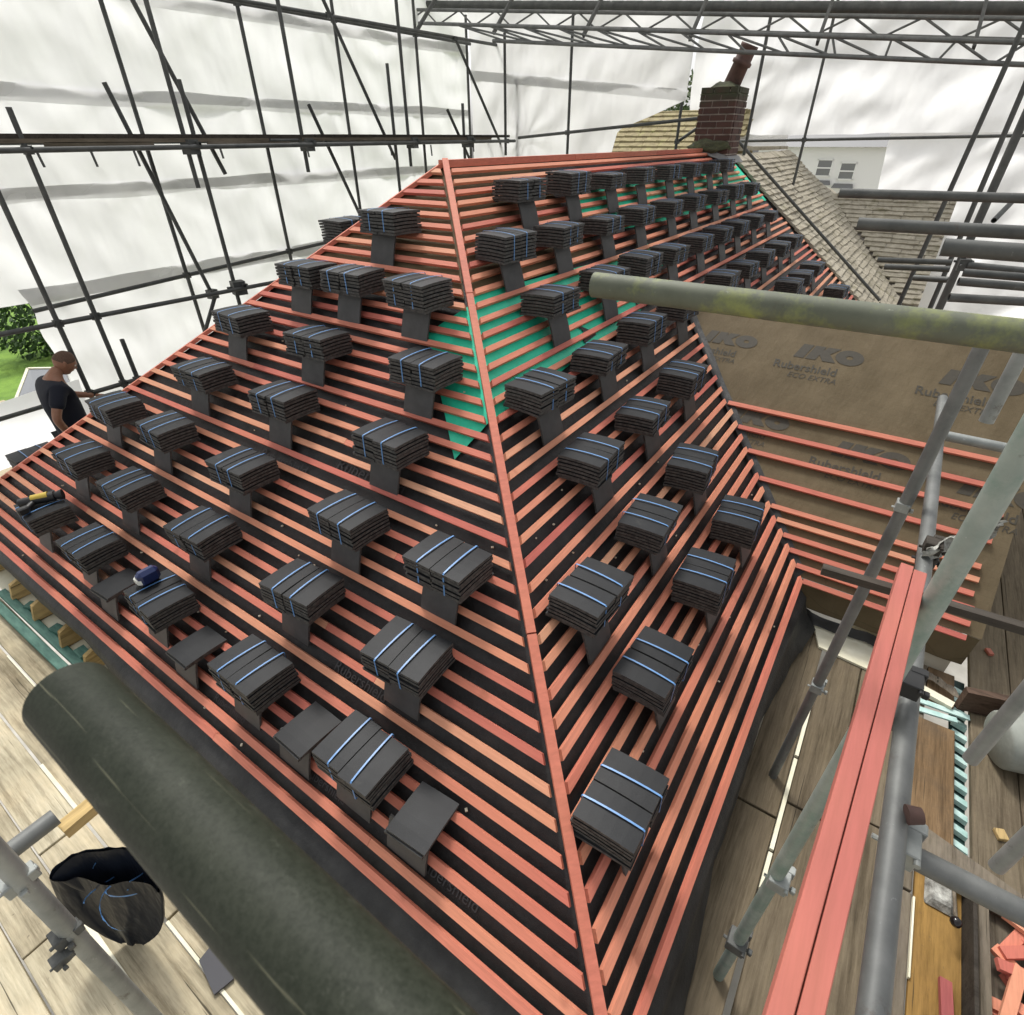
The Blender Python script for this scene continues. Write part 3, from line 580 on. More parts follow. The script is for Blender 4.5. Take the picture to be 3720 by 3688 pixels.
for r, us in enumerate(D['BR']):
    for i, (u, yc) in enumerate(us):
        zb = TP * (yc + TL / 2) + .04; jit = random.uniform(-.085, .085)
        M4 = Matrix.Translation((u, yc, zb + .018)) @ rotz(jit) @ Matrix.Rotation(random.uniform(-.05, .03), 4, 'X')
        yf = yc - TL / 2 + .025
        foot = Vector((yf, 0, yf * TP + .022))
        ML = leg(foot, Vector((yf + .06, 0, zb - .006)), 'R', u + random.uniform(-.05, .02))
        if len(us) == 1:
            bundle(M4, 'strapped dark tile bundle lowest on the right slope, nearest the camera'); prop(ML, 'grey tile standing under the lowest bundle on the right slope')
        else:
            bundle(M4, f'strapped dark tile bundle, {ORD[i]} from the main hip, {RN2[r]} row up the right slope')
            prop(ML, f'grey prop tile under the {RN2[r]} row bundle {ORD[i]} from the hip, right slope')
# bundles showing over the far hip
for i, (x, y, lab) in enumerate(((D['FS'][0][0], D['FS'][0][1], 'strapped tile bundle on the far slope behind the left hip, beside the worker'), (D['FS'][1][0], D['FS'][1][1], 'strapped tile bundle peeping over the left hip near the apex'))):
    yc = 2 * R - y; zb = TP * (yc + TL / 2) + .04
    bundle(Matrix.Translation((x, y, zb)) @ rotz(math.pi), lab)
    foot = Vector((yc - TL / 2 - .03, 0, (yc - TL / 2 - .03) * TP + .03)); 
    ML = leg(foot, Vector((yc - TL / 2 + .04, 0, zb - .004)), 'R', 0)
    prop(Matrix.Translation((x, 2 * R, 0)) @ rotz(math.pi) @ ML, 'grey prop tile under the far slope bundle by the worker' if i == 0 else 'grey prop tile under the bundle behind the left hip near the apex')
# loose tiles between the bottom bundles
for n, (v, s, lab) in enumerate(((1.02, .34, 'two loose dark tiles on a prop, nearest the main hip at the left eave'), (1.78, .34, 'loose dark tile pair between the two nearest bundles above the left eave'),
      (2.76, .33, 'loose grey tile pair between two bottom row bundles, middle of the left eave'), (3.7, .34, 'loose dark tile pair beside the tape measure bundle above the left eave'))):
    xc = s * CP - .07; zb = TP * (xc + .12) + .03
    t = thing('loose_tiles', lab, 'roof tiles', (0, 0, 0), 'loose tile pairs along the left eave'); t.matrix_basis = Matrix.Translation((xc, v, zb)) @ rotz(-math.pi / 2 + random.uniform(-.06, .06)) @ Matrix.Rotation(-.02, 4, 'X')
    inst('tile', flat_me, t, Matrix.Translation((0, 0, 0))); inst('tile', flat_me, t, Matrix.Translation((.006, .008, .0145)) @ rotz(.02))
    xf = xc - .10; foot = Vector((xf, 0, xf * TP + .022))
    prop(leg(foot, Vector((xf + .05, 0, zb - .006)), 'L', v + .02), f'grey tile standing under the {ORD[n]} loose tile pair from the main hip')

cb = MB()
for _ in range(46):
    v = random.uniform(.4, 5.2); s = random.randint(0, 24) * .1 + random.uniform(.035, .065)
    if s * CP + .1 < v < 2 * R - s * CP - .1: cb.box(PL(v, s, .0), (random.uniform(.006, .016), random.uniform(.006, .016), .006), Matrix.Rotation(random.random() * 3, 3, 'Z'))
    u = random.uniform(.4, 4); 
    if u > s * CP + .1 and u < WU + s * CP - .1: cb.box(PR(u, s, .0), (random.uniform(.006, .014), random.uniform(.006, .014), .006))
o = cb.build('tile_crumbs', MAT['cream'], house); o['kind'] = 'stuff'
# ------------------------------------------------------------------ tools on the bundles
t = thing('tape_measure', 'navy and white tape measure on the third bottom bundle', 'tape measure', D['tape'])
def rbox(c, size, bev, mat, name, par):
    return MB().box(c, size).build(name, mat, par, bevel=bev)
b_ = t.location
rbox((b_.x, b_.y, b_.z + .048), (.125, .07, .1), .022, MAT['blue'], 'case', t)
rbox((b_.x - .036, b_.y + .014, b_.z + .036), (.066, .078, .066), .018, MAT['white_plastic'], 'grip', t)
MB().box((b_.x + .045, b_.y, b_.z + .006), (.02, .024, .003)).build('hook', MAT['steel_light'], t)
t = thing('cordless_tool', 'yellow and black power tool lying on the leftmost bottom bundle', 'power tool', D['tool'])
b_ = t.location
MB().tube(b_ + Vector((-.1, .05, .035)), b_ + Vector((.09, -.06, .04)), .032, 12, .036, hollow=False).build('body', MAT['rubber'], t)
MB().tube(b_ + Vector((-.03, .012, .047)), b_ + Vector((.06, -.04, .05)), .03, 12, .033, hollow=False).build('cover', MAT['yellow'], t)
MB().tube(b_ + Vector((.09, -.06, .04)), b_ + Vector((.135, -.085, .041)), .026, 12, .04, hollow=False).build('nozzle', MAT['rubber'], t)
MB().tube(b_ + Vector((-.02, .005, .03)), b_ + Vector((-.1, -.06, .025)), .022, 10, .02, hollow=False).build('handle', MAT['rubber'], t)
MB().box(b_ + Vector((-.12, -.075, .03)), (.07, .05, .05)).build('battery', MAT['rubber'], t, bevel=.008)

# ------------------------------------------------------------------ scaffolds
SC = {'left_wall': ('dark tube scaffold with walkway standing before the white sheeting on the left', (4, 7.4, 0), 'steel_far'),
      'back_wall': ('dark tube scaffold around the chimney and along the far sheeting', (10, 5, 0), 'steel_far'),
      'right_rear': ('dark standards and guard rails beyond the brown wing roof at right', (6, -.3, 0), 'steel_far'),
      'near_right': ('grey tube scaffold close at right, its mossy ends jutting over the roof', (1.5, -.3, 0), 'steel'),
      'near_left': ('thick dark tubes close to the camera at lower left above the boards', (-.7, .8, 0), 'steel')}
roots = {k: thing('scaffold', v[0], 'scaffold', v[1]) for k, v in SC.items()}
near_mats = {0: 'steel_moss', 1: 'steel_far', 2: 'steel_moss', 3: 'steel_far', 4: 'steel', 5: 'steel_green', 6: 'steel', 7: 'steel_light', 8: 'steel_light', 9: 'steel', 10: 'steel_light', 11: 'steel_light', 12: 'steel_light'}
cnt = {}
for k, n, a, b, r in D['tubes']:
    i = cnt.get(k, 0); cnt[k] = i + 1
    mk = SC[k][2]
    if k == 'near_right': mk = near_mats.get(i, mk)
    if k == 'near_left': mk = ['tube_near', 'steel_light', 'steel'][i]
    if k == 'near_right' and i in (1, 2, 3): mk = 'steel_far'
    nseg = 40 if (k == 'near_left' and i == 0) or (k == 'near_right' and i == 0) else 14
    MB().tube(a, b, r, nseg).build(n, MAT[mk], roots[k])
def seg_close(p1, q1, p2, q2):
    d1, d2, r = q1 - p1, q2 - p2, p1 - p2; a, e, f = d1.dot(d1), d2.dot(d2), d2.dot(r); c = d1.dot(r); b = d1.dot(d2); den = a * e - b * b
    s = min(1, max(0, (b * f - c * e) / den)) if den > 1e-9 else 0
    t = (b * s + f) / e
    if t < 0: t = 0; s = min(1, max(0, -c / a))
    elif t > 1: t = 1; s = min(1, max(0, (b - c) / a))
    return p1 + d1 * s, p2 + d2 * t
cm = MB(); cm.box((0, 0, 0), (.066, .066, .07)); cm.tube((-.055, .02, 0), (.055, .02, 0), .008, 8, hollow=False); cm.tube((.02, -.055, .015), (.02, .055, .015), .008, 8, hollow=False); cm.box((.045, .02, 0), (.022, .022, .022)); cm.box((.02, -.045, .015), (.02, .02, .02))
coup_me = cm.mesh('coupler', MAT['steel_far'])
T3 = [(k, Vector(a), Vector(b)) for k, n, a, b, r in D['tubes']]
for i in range(len(T3)):
    for j in range(i + 1, len(T3)):
        if T3[i][0] != T3[j][0] or T3[i][0].startswith('near'): continue
        d1, d2 = (T3[i][2] - T3[i][1]).normalized(), (T3[j][2] - T3[j][1]).normalized()
        if abs(d1.dot(d2)) > .93: continue
        p, q = seg_close(T3[i][1], T3[i][2], T3[j][1], T3[j][2])
        lim = .16 if T3[i][0] in ('left_wall',) else .13
        if (p - q).length < lim:
            mid = (p + q) / 2; root = roots[T3[i][0]]
            o = inst('coupler', coup_me, root, Matrix.Translation(mid - root.location) @ rotz(random.uniform(-.3, .3)) @ Matrix.Scale(max(1, (p - q).length / .07), 4))
# hanging clips under the walkway
wk = roots['left_wall']
wl = thing('walkway', 'line of dark scaffold boards forming the high walkway on the left', 'walkway', (4, 7.4, 2.75))
x = 1.42; bi = 0
for y, x0, x1, z in ((7.1, 1.3, 5.1, 2.765), (7.1, 5.12, 9.6, 2.775), (7.34, .2, 4.3, 2.77), (7.34, 4.32, 9.6, 2.772), (7.58, 1.1, 4.9, 2.775), (7.58, 4.92, 9.7, 2.768), (7.1, -1.4, .92, 2.74)):
    MB().box(((x0 + x1) / 2, y, z), (x1 - x0, .222, .038)).build('board', MAT['timber_dark'], wl)
for x0, x1, z in ((1.35, 4.4, 2.735), (4.9, 9.0, 2.74), (2.0, 3.0, 2.705), (-1, .9, 2.71), (3.6, 4.7, 2.7)):
    MB().box(((x0 + x1) / 2, 6.985, z), (x1 - x0, .02, .035)).build('edge_batten', MAT['timber_grey'], wl)
for x in (1.35, 1.9, 2.35, 2.75, 3.7, 4.9, 6.4, 7.3, 8.4):
    MB().beam((x, 6.93, 2.66), (x + .012, 6.93, 2.56 - .05 * random.random()), .018, .014, (0, 1, 0)).build('clip', MAT['steel_far'], wl)
# knots, rags and fixings on the near scaffold
nr = roots['near_right']
def lump(c, sz, mat, name, par, k=1, seed=0):
    c = Vector(c); m = MB(); n = 10
    def f(a, b):
        th, ph = a * 2 * math.pi, (b - .5) * math.pi
        d = Vector((math.cos(ph) * math.cos(th), math.cos(ph) * math.sin(th), math.sin(ph)))
        r = 1 + k * .45 * nz(d.x * 2.3 + seed, d.y * 2.3, d.z * 2.3) + k * .2 * nz(d.x * 6 + seed, d.y * 6, d.z * 6)
        return c + Vector((d.x * sz[0], d.y * sz[1], d.z * sz[2])) * r
    return m.grid(f, 18, 12).build(name, mat, par)
def clamp(c, mat='steel', par=nr, s=1):
    c = Vector(c); m = MB()
    m.box(c, (.075 * s, .07 * s, .06 * s)); m.box(c + Vector((.045, -.02, .01)) * s, (.03 * s, .05 * s, .045 * s)); m.tube(c + Vector((-.05, -.03, .02)) * s, c + Vector((.05, -.03, .02)) * s, .008 * s, 8, hollow=False); m.tube(c + Vector((.0, -.06, -.02)) * s, c + Vector((.0, .05, -.02)) * s, .007 * s, 8, hollow=False)
    m.box(c + Vector((0, -.055, -.02)) * s, (.022 * s, .018 * s, .022 * s)); m.box(c + Vector((.055, -.03, .02)) * s, (.018 * s, .022 * s, .022 * s))
    return m.build('clamp', MAT[mat], par, bevel=.004)
clamp((.335, -.345, 1.50), 'steel_light', s=.9); clamp((1.45, -.345, 1.52), 'rubber', s=.8); clamp((.68, -.31, 1.5), 'steel_far', s=.8); clamp((1.77, -.25, .42), 'steel_light', s=.8); clamp((.65, -.27, .58), 'steel_light', s=.9)
clamp((2.64, -.36, 1.5), 'steel_light', s=.7); clamp((.68, -.3, 1.62), 'rubber', s=.75); clamp((1.42, -.34, 1.585), 'timber_dark', s=.7); clamp((1.77, -.25, 1.52), 'steel_light', s=.65); clamp((.65, -.254, .0), 'steel_far')
MB().tube((.36, -.335, 1.565), (.37, -.36, 1.57), .02, 12, .016, hollow=False).build('cap', MAT['pot'], nr)
def rag(a, b):
    p = Vector((1.38, -.32, 1.56)).lerp(Vector((1.54, -.5, 1.65)), a)
    return p + Vector((0, 0, (b - .5) * .07)) + Vector((.03 * nz(a * 5, b * 6, 1), .03 * nz(a * 6, b * 5, 7), .02 * nz(a * 9, b * 9, 3)))
tag(MB().grid(rag, 26, 10).build('wrap_rag', MAT['rag'], nr), 'crumpled silver rag tied round the ledger')
nlr = roots['near_left']
clamp((-.775, 1.39, 1.19), 'steel_light', nlr, .75); clamp((-.79, 1.38, .9), 'steel_far', nlr, .7); clamp((-.81, 1.37, .02), 'rubber', nlr, .9)
clamp((-.825, 1.355, .86), 'steel_far', nlr, .5)

# timbers carried by the near scaffold
tr = MB().beam(D['dark'][0], Vector(D['dark'][1]) + (Vector(D['dark'][1]) - Vector(D['dark'][0])) * 1.2, .022, .02).build('transom_timber', MAT['timber_dark'], None)
tag(tr, 'dark timber transom crossing under the top end of the two pink battens', 'timber')
for i, (o1, lab) in enumerate(((0, 'long pink batten on the near scaffold, the left one of the pair'), (1, 'long pink batten on the near scaffold, the right one of the pair'))):
    dy = .0132 - .0268 * i
    me_ = MB().beam((.752 - .012 * i, -.212 + dy, 1.885), (-.95, -.102 + dy * 1.05, 1.885), .0256, .032)
    o = me_.build('roofing_batten', MAT['batten_red'], None, bevel=.0012); tag(o, lab, 'batten', 'pink battens laid along the near scaffold')

# ------------------------------------------------------------------ lattice girders and temporary roof edge
for gi, (gp_, lab) in enumerate(zip(D['girders'], ('upper lattice girder spanning across the top in front of the sheeting', 'lower lattice girder spanning across just above the chimney pot'))):
    a0_, a1_, b0_, b1_ = map(Vector, gp_)
    t = thing('lattice_girder', lab, 'girder', b0_); r = .023
    MB().tube(a0_, a1_ + (a1_ - a0_) * .15, r, 12).build('chord', MAT['steel'], t); MB().tube(b0_, b1_ + (b1_ - b0_) * .15, r, 12).build('chord', MAT['steel'], t)
    n = 13; ph = .3 * gi
    for i in range(n):
        f = lambda q, x: q[0].lerp(q[1], min(1.12, x / n))
        p = f((b0_, b1_), i + .2 + ph); q1 = f((a0_, a1_), i + .75 + ph); p2 = f((b0_, b1_), i + 1.12 + ph)
        MB().tube(p, q1, .012, 8, hollow=False).build('lacing', MAT['steel'], t); MB().tube(q1, p2, .012, 8, hollow=False).build('lacing', MAT['steel'], t)
rt = thing('temporary_roof', 'grey edge of the temporary roof along the very top of the scaffold', 'roof', (8.9, 4, 4.6))
eL, eR = Vector((8.9, 8.2, 4.62)), Vector((8.9, -2.2, 3.66))
MB().tube(eL, eR, .06, 12, hollow=False).build('edge_beam', MAT['steel_far'], rt)
for i in range(6):
    p, q1 = eL.lerp(eR, i / 6), eL.lerp(eR, (i + .99) / 6)
    def rs(a, b, p=p, q1=q1):
        z = .02 * math.sin(a * 12 * math.pi)
        return p.lerp(q1, a) + Vector((-1.8 * b, 0, .5 * b + z + .07))
    MB().grid(rs, 72, 2).build('roof_sheet', MAT['hem'], rt)
for i in range(7):
    p = eL.lerp(eR, (i + .35) / 7)
    MB().beam(p + Vector((-.3, 0, .1)), p + Vector((-.95, -.06, -.42)), .03, .05).build('strut', MAT['steel_far'], rt)

# ------------------------------------------------------------------ white sheeting
def ridges(x, z, seed):
    dg = x * .62 + z * 1.05
    return .035 * math.sin(5.5 * dg + 3.5 * nz(x * .7, z * .7, seed + 2)) * max(0, nz(x * .5, z * .8, seed + 5) + .15) + .02 * math.sin(13 * (x * .8 - z * .5) + 4 * nz(x, z, seed + 9)) * max(0, nz(x * .6 + 3, z, seed + 6)) + .07 * nz(x * .8, z * .9, seed) + .03 * nz(x * 2.3 + z * 1.2, z * 1.7, seed + 3) + .010 * math.sin(9 * (x * .5 + z) + 5 * nz(x, z, seed + 7)) * max(0, nz(x * .9, z * .9, seed + 11)) * 2
seams = [-.25, 1.28, 2.25, 3.14, 4.09, 5.15]
SW = ['lowest', 'second', 'third', 'fourth', 'topmost']
GS = 'overlapping white scaffold sheets'
def sheet_grid(fn, nu, nv, label, hem=None):
    o = MB().grid(fn, nu, nv).build('scaffold_sheet', MAT['sheet'], None)
    if hem:   # the reinforced band with eyelets along the top edge
        off = Vector(hem[1])
        MB().grid(lambda a, b: Vector(fn(a, 1 - hem[0] * (1 - b))) + off, nu, 3).build('reinforced_hem', MAT['hem'], o)
    return tag(o, label, 'sheeting', GS)
for i in range(5):
    z0, z1 = seams[i] - .075, seams[i + 1] + .075
    x0 = 1.62 if i == 0 else -1.6
    def f(a, b, i=i, z0=z0, z1=z1, x0=x0):
        x = x0 + (9.95 - x0) * a; z = z0 + (z1 - z0) * b
        fold = 0
        for tx in (2.0, 3.4, 5.0, 6.5, 8.2, 9.7):   # folds fan out from the tied points
            dx = x - tx; dz = z1 - z; rr = math.hypot(dx, dz) + .05
            fold += .022 * math.sin(7 * math.atan2(dx, dz) + tx * 3) * math.exp(-rr * 1.6) * min(1, rr * 4)
        xe = x + (.12 * (1 - b) + .06 * nz(z * 3, 1, 1)) * (a == 0)
        edge = .025 * nz(x * 1.1, i, 5) * (1 if b < .02 or b > .98 else 0)
        return (xe, 8.16 + .012 * (i % 2) + ridges(x, z, i * 5) + fold, z + edge)
    sheet_grid(f, 150, 26, f'white translucent sheet, {SW[i]} strip of the sheeting along the left scaffold', (.1, (0, -.012, 0)))
def fl(a, b):
    x = -1.2 + 2.85 * a; z = -.5 + .86 * b
    return (x, 7.72 + ridges(x, z, 31) * 1.6 + .35 * (1 - b) ** 2, z + .06 * a)
sheet_grid(fl, 60, 22, 'crumpled white sheet draped over the low rail behind the worker')
# back sheets left of the chimney
def bl(a, b, lo, hi, seed):
    y = 8.2 - 4.35 * a; z0, z1 = lo(y), hi(y); z = z0 + (z1 - z0) * b
    fo = .02 * math.sin(10 * math.atan2(y - 6.9, z - 2.75)) * math.exp(-abs(y - 6.9) * 1.5 - abs(z - 2.75))
    return (10.02 + .012 * seed + ridges(y, z, 40 + seed) + fo, y, z)
seamB = lambda y: 3.3 + (y - 3.9) * .105
lowB = lambda y: 1.9 if y > 5.25 else (1.9 + (5.25 - y) / .25 * .95 if y > 5.0 else 2.85 + (5.0 - y) * .34)
sheet_grid(lambda a, b: bl(a, b, lambda y: seamB(y) - .075, lambda y: 5.6, 0), 80, 34, 'white translucent sheet, upper strip on the far wall left of the chimney')
sheet_grid(lambda a, b: bl(a, b, lowB, lambda y: seamB(y) + .075, 1), 90, 30, 'white translucent sheet with slanting hem, lower strip left of the chimney', (.08, (-.012, 0, 0)))
# sheets right of the chimney
def br(a, b):
    y = 5.75 - 9.5 * a; lo = 2.78 + .12 * nz(y, 2, 2) + (.5 if y > 4.6 else 0) * min(1, (y - 4.6) / .6); z = lo + (6.8 - lo) * b
    f = .05 * math.sin(3.2 * (z - 2.7) + 2.2 * y + 3 * nz(y * .5, z * .6, 3)) * (1.1 - b) + .05 * math.sin(6 * z - 3 * y) * max(0, nz(y * .6, z * .7, 9))
    return (15.6 + ridges(y, z, 60) * 2.2 + f, y, z)
sheet_grid(br, 110, 70, 'billowing white sheet, high on the far wall right of the chimney')
def br2(a, b):
    y = 1.28 - 5.2 * a - .75 * (1 - b) ** 1.4 * (1 - a); z = -2.2 + 5.0 * b
    f = .12 * math.sin(4 * (y + .55 * z) + 2 * nz(y, z, 5)) * (.4 + .6 * (1 - a)) * .5
    return (15.5 + ridges(y, z, 77) * 2.5 + f, y, z)
sheet_grid(br2, 90, 60, 'white sheet gathered into a drape, low on the far wall at right')
def br3(a, b):
    y = 5.6 - 2.3 * a; z = 2.42 + .36 * b + .16 * (1 - b) * math.sin(a * 3)
    return (15.45 + .04 * nz(y * 3, z * 3, 1), y, z)
sheet_grid(br3, 40, 10, 'short strip of sheeting hanging below the rail just right of the chimney')

# ------------------------------------------------------------------ neighbour's stone slate roof, chimney
nb = thing('neighbour_house', 'neighbouring house with old buff stone slate roof and valley, right of the chimney', 'house', (12.5, 2.5, 0))
VU = 12.85; VRZ = 1.68
slate_mb = {}
def slate_mesh(i):
    w, l, t = 1, .19, .034; m = MB(); rr = random.Random(i); n = 4
    def e(x): return rr.uniform(-.012, .012)
    vs = []; 
    for z in (0, 1):
        for k in range(n + 1): vs.append((k / n - .5, -l / 2 + e(0), z * t * rr.uniform(.8, 1.2)))
        for k in range(n, -1, -1): vs.append((k / n - .5, l / 2, z * t * .7))
    N = 2 * (n + 1); fs = [tuple(range(N - 1, -1, -1)), tuple(range(N, 2 * N))] + [(k, (k + 1) % N, N + (k + 1) % N, N + k) for k in range(N)]
    return m.add(vs, fs).mesh('slate', MAT['stone'])
SM = [slate_mesh(i) for i in range(8)]
def slope_mat(P, ex, ey, w, tilt):
    ex, ey = Vector(ex).normalized(), Vector(ey).normalized(); ez = ex.cross(ey)
    m = Matrix.Identity(4)
    for i in range(3): m[i][0], m[i][1], m[i][2], m[i][3] = ex[i] * w, ey[i], ez[i], P[i]
    return m @ Matrix.Rotation(tilt, 4, 'X')
def right_lim(s):
    if s < 2.33: return VU + s * CP
    pts = [(2.33, 14.75), (2.62, 15.6), (2.93, 14.94), (3.27, 14.76), (3.72, 14.72), (4.2, 14.7)]
    for (a, x), (b, y) in zip(pts, pts[1:]):
        if s <= b: return x + (y - x) * (s - a) / (b - a)
    return 14.7
s = .2; c = 0; ns = 0
while s < 3.95:
    g_ = .118 - .014 * s / 4; u = VERGE + .1 - random.uniform(0, .3); lim = right_lim(s)
    while u < lim - .05:
        w_ = min(random.uniform(.4, .75), lim - u + .04); ua, ub = max(u, VERGE + .06), u + w_ - .012
        if ub - ua > .04:
            P = PR((ua + ub) / 2, s, .02 + random.uniform(-.004, .006)); ns += 1
            o = inst('slate', random.choice(SM), nb, Matrix.Translation(-nb.location) @ slope_mat(P, (1, random.uniform(-.012, .012), 0), (0, CP, SP), ub - ua, -.12))
        u += w_
    s += g_; c += 1
WC = 0; s = .1
while s < 2.62:
    g_ = .118; y = s * CP + .05 - random.uniform(0, .2)
    while y > -.25:
        w_ = random.uniform(.35, .65); ya, yb = min(y, s * CP + .02), max(y - w_ + .012, -.3)
        if ya - yb > .05:
            P = Vector((VU + s * CP - .02 * SP, (ya + yb) / 2, s * SP + .02 * CP + random.uniform(-.004, .006)))
            inst('slate', random.choice(SM), nb, Matrix.Translation(-nb.location) @ slope_mat(P, (0, -1, random.uniform(-.012, .012)), (CP, 0, SP), ya - yb, -.12)); WC += 1
        y -= w_
    s += g_
MB().add([PR(VERGE + .04, -.1, -.02), PR(VU, -.1, -.02), PR(VU + 2.33 * CP, 2.33, -.02), PR(14.7, 2.6, -.02), PR(14.65, SL - .1, -.02), PR(VERGE + .04, SL - .1, -.02)], [(0, 1, 2, 3, 4, 5)]).build('roof_bed', MAT['mortar'], nb)
MB().add([(VU, 0, -.03), (VU - .1, -.3, -.1), (VU + 2.05, -.3, 1.65), (VU + 2.05, 2.05, 1.65)], [(0, 1, 2, 3)]).build('roof_bed', MAT['mortar'], nb)
MB().add([(VU + 2.05, 2.05, 1.66), (VU + 2.05, -.3, 1.66), (VU + 4.1, -.3, 0), (VU + 4.1, 2.05, 0)], [(0, 1, 2, 3)]).build('roof_bed', MAT['mortar'], nb)
MB().hexa([(VERGE + .06, .25, -5.2), (14.6, .25, -5.2), (14.6, 6, -5.2), (VERGE + .06, 6, -5.2), (VERGE + .06, .25, -.1), (14.6, .25, -.1), (14.6, 6, -.1), (VERGE + .06, 6, -.1)]).build('wall', MAT['wall'], nb)
MB().hexa([(VU + .05, -.25, -5.2), (VU + 4, -.25, -5.2), (VU + 4, .2, -5.2), (VU + .05, .2, -5.2), (VU + .05, -.25, -.05), (VU + 4, -.25, -.05), (VU + 4, .2, -.05), (VU + .05, .2, -.05)]).build('wall', MAT['wall'], nb)
MB().beam((VERGE + .02, R, H + .01), (14.7, R, H - .02), .2, .06).build('ridge_stone', MAT['stone'], nb)
for yy in (1.6, 1.0, .45): MB().beam((VU + 2.06, yy + .28, 1.70), (VU + 2.06, yy - .28, 1.70), .22, .05).build('ridge_stone', MAT['stone'], nb)
# chimney
ch = thing('chimney_stack', 'brick chimney stack with mossy cap and leaning clay pot on the ridge', 'chimney', (9.6, 3.02, 2.5))
CX0, CX1, CY0, CY1, CZ0, CZ1 = 9.2, 9.76, 2.82, 3.34, 2.2, 3.3
MB().box(((CX0 + CX1) / 2, (CY0 + CY1) / 2, (CZ0 + CZ1) / 2), (CX1 - CX0 - .016, CY1 - CY0 - .016, CZ1 - CZ0)).build('core', MAT['mortar'], ch)
bme = {}
def brick(cx, cy, cz, sx, sy):
    key = (round(sx, 2), round(sy, 2))
    if key not in bme:
        m = MB().box((0, 0, 0), (sx, sy, .066)); bme[key] = m.mesh('brick', MAT['brick'])
    inst('brick', bme[key], ch, Matrix.Translation(Vector((cx + random.uniform(-.003, .003), cy + random.uniform(-.003, .003), cz)) - ch.location))
z = CZ0 + .04; c = 0
while z < CZ1:
    off = .115 * (c % 2)
    for xs in (CX0, CX1):
        y = CY0 - off + .0
        while y < CY1 - .02:
            a, b = max(y, CY0), min(y + .215, CY1)
            if b - a > .03: brick(xs + (.03 if xs == CX0 else -.03), (a + b) / 2, z, .075, b - a)
            y += .23
    for ys in (CY0, CY1):
        x = CX0 + .07 - off
        while x < CX1 - .09:
            a, b = max(x, CX0 + .07), min(x + .215, CX1 - .07)
            if b - a > .03: brick((a + b) / 2, ys + (.03 if ys == CY0 else -.03), z, b - a, .075)
            x += .23
    z += .0815; c += 1
def flau(a, b):
    th = a * 2 * math.pi; k = max(abs(math.cos(th)), abs(math.sin(th))); hx, hy = (CX1 - CX0) / 2 + .01, (CY1 - CY0) / 2 + .01
    q = 1 - b; r_ = 1 / k
    return ((CX0 + CX1) / 2 + hx * q * (math.cos(th) * (r_ * q + (1 - q))), (CY0 + CY1) / 2 + hy * q * (math.sin(th) * (r_ * q + (1 - q))), CZ1 - .06 + .06 * (b > 0) + .1 * min(1, b * 1.6) + .02 * nz(a * 9, b * 5, 2))
MB().grid(flau, 40, 8).build('flaunching', MAT['flaunch'], ch)
pa = Vector((9.5, 3.02, 3.34)); ax = Vector((.0, -.36, 1)).normalized()
MB().lathe(pa, ax, [(.125, -.08), (.12, .0), (.112, .26), (.135, .27), (.138, .31), (.115, .325), (.112, .45), (.122, .47), (.122, .5), (.095, .5), (.09, .1)], 24).build('pot', MAT['pot'], ch)
lump((9.22, 3.1, 2.62), (.09, .3, .1), MAT['flaunch'], 'mossy_base', ch, .8, 2)
MB().hexa([(CX0 - .05, CY0 - .1, 2.42), (CX1 + .05, CY0 - .1, 2.42), (CX1 + .05, CY1, 2.58), (CX0 - .05, CY1, 2.58), (CX0 - .02, CY0 - .03, 2.5), (CX1 + .02, CY0 - .03, 2.5), (CX1 + .02, CY1, 2.66), (CX0 - .02, CY1, 2.66)]).build('flashing', MAT['lead'], ch)

# ------------------------------------------------------------------ beyond the sheeting
ct = thing('cottage', 'cottage with mossy yellow stone roof seen through the gap left of the chimney', 'cottage', (14, 5.2, 0))
MB().hexa([(13.3, 4.2, -5.2), (17, 4.2, -5.2), (17, 7.2, -5.2), (13.3, 7.2, -5.2), (13.3, 4.2, 2.0), (17, 4.2, 2.0), (17, 7.2, 2.0), (13.3, 7.2, 2.0)]).build('wall', MAT['wall'], ct)
sm = MB(); 
for i in range(13):
    zz = 1.95 + .1 * i; xx = 12.8 + .16 * i; y = 7.1 - random.uniform(0, .2)
    while y > 4.2:
        w_ = random.uniform(.22, .42); sm.hexa([(xx, y, zz), (xx, y - w_ + .012, zz), (xx + .22, y - w_ + .012, zz + .11), (xx + .22, y, zz + .11)] + [(xx, y, zz + .03 + random.uniform(0, .012)), (xx, y - w_ + .012, zz + .03), (xx + .22, y - w_ + .012, zz + .125), (xx + .22, y, zz + .125)]); y -= w_
o = sm.build('roof_slates', MAT['stone_yellow'], ct); o['kind'] = 'stuff'
MB().add([(14.9, 7.1, 3.2), (14.9, 4.2, 3.2), (17.1, 4.2, 1.9), (17.1, 7.1, 1.9)], [(0, 1, 2, 3)]).build('roof', MAT['stone_yellow'], ct)
MB().box((14.95, 5.6, 3.22), (.2, 3.0, .08)).build('ridge', MAT['stone_yellow'], ct)
wh = thing('white_house', 'bright white rendered house with two sash windows seen past the stone roof', 'house', (30, 4, 0))
MB().box((32, 3.6, -1.4), (4, 7.6, 7.6)).build('wall', MAT['white'], wh)
MB().hexa([(29.7, -.4, 2.4), (34.3, -.4, 2.4), (34.3, 7.6, 2.4), (29.7, 7.6, 2.4), (31.9, -.4, 3.0), (32.1, -.4, 3.0), (32.1, 7.6, 3.0), (31.9, 7.6, 3.0)]).build('roof', MAT['lead'], wh)
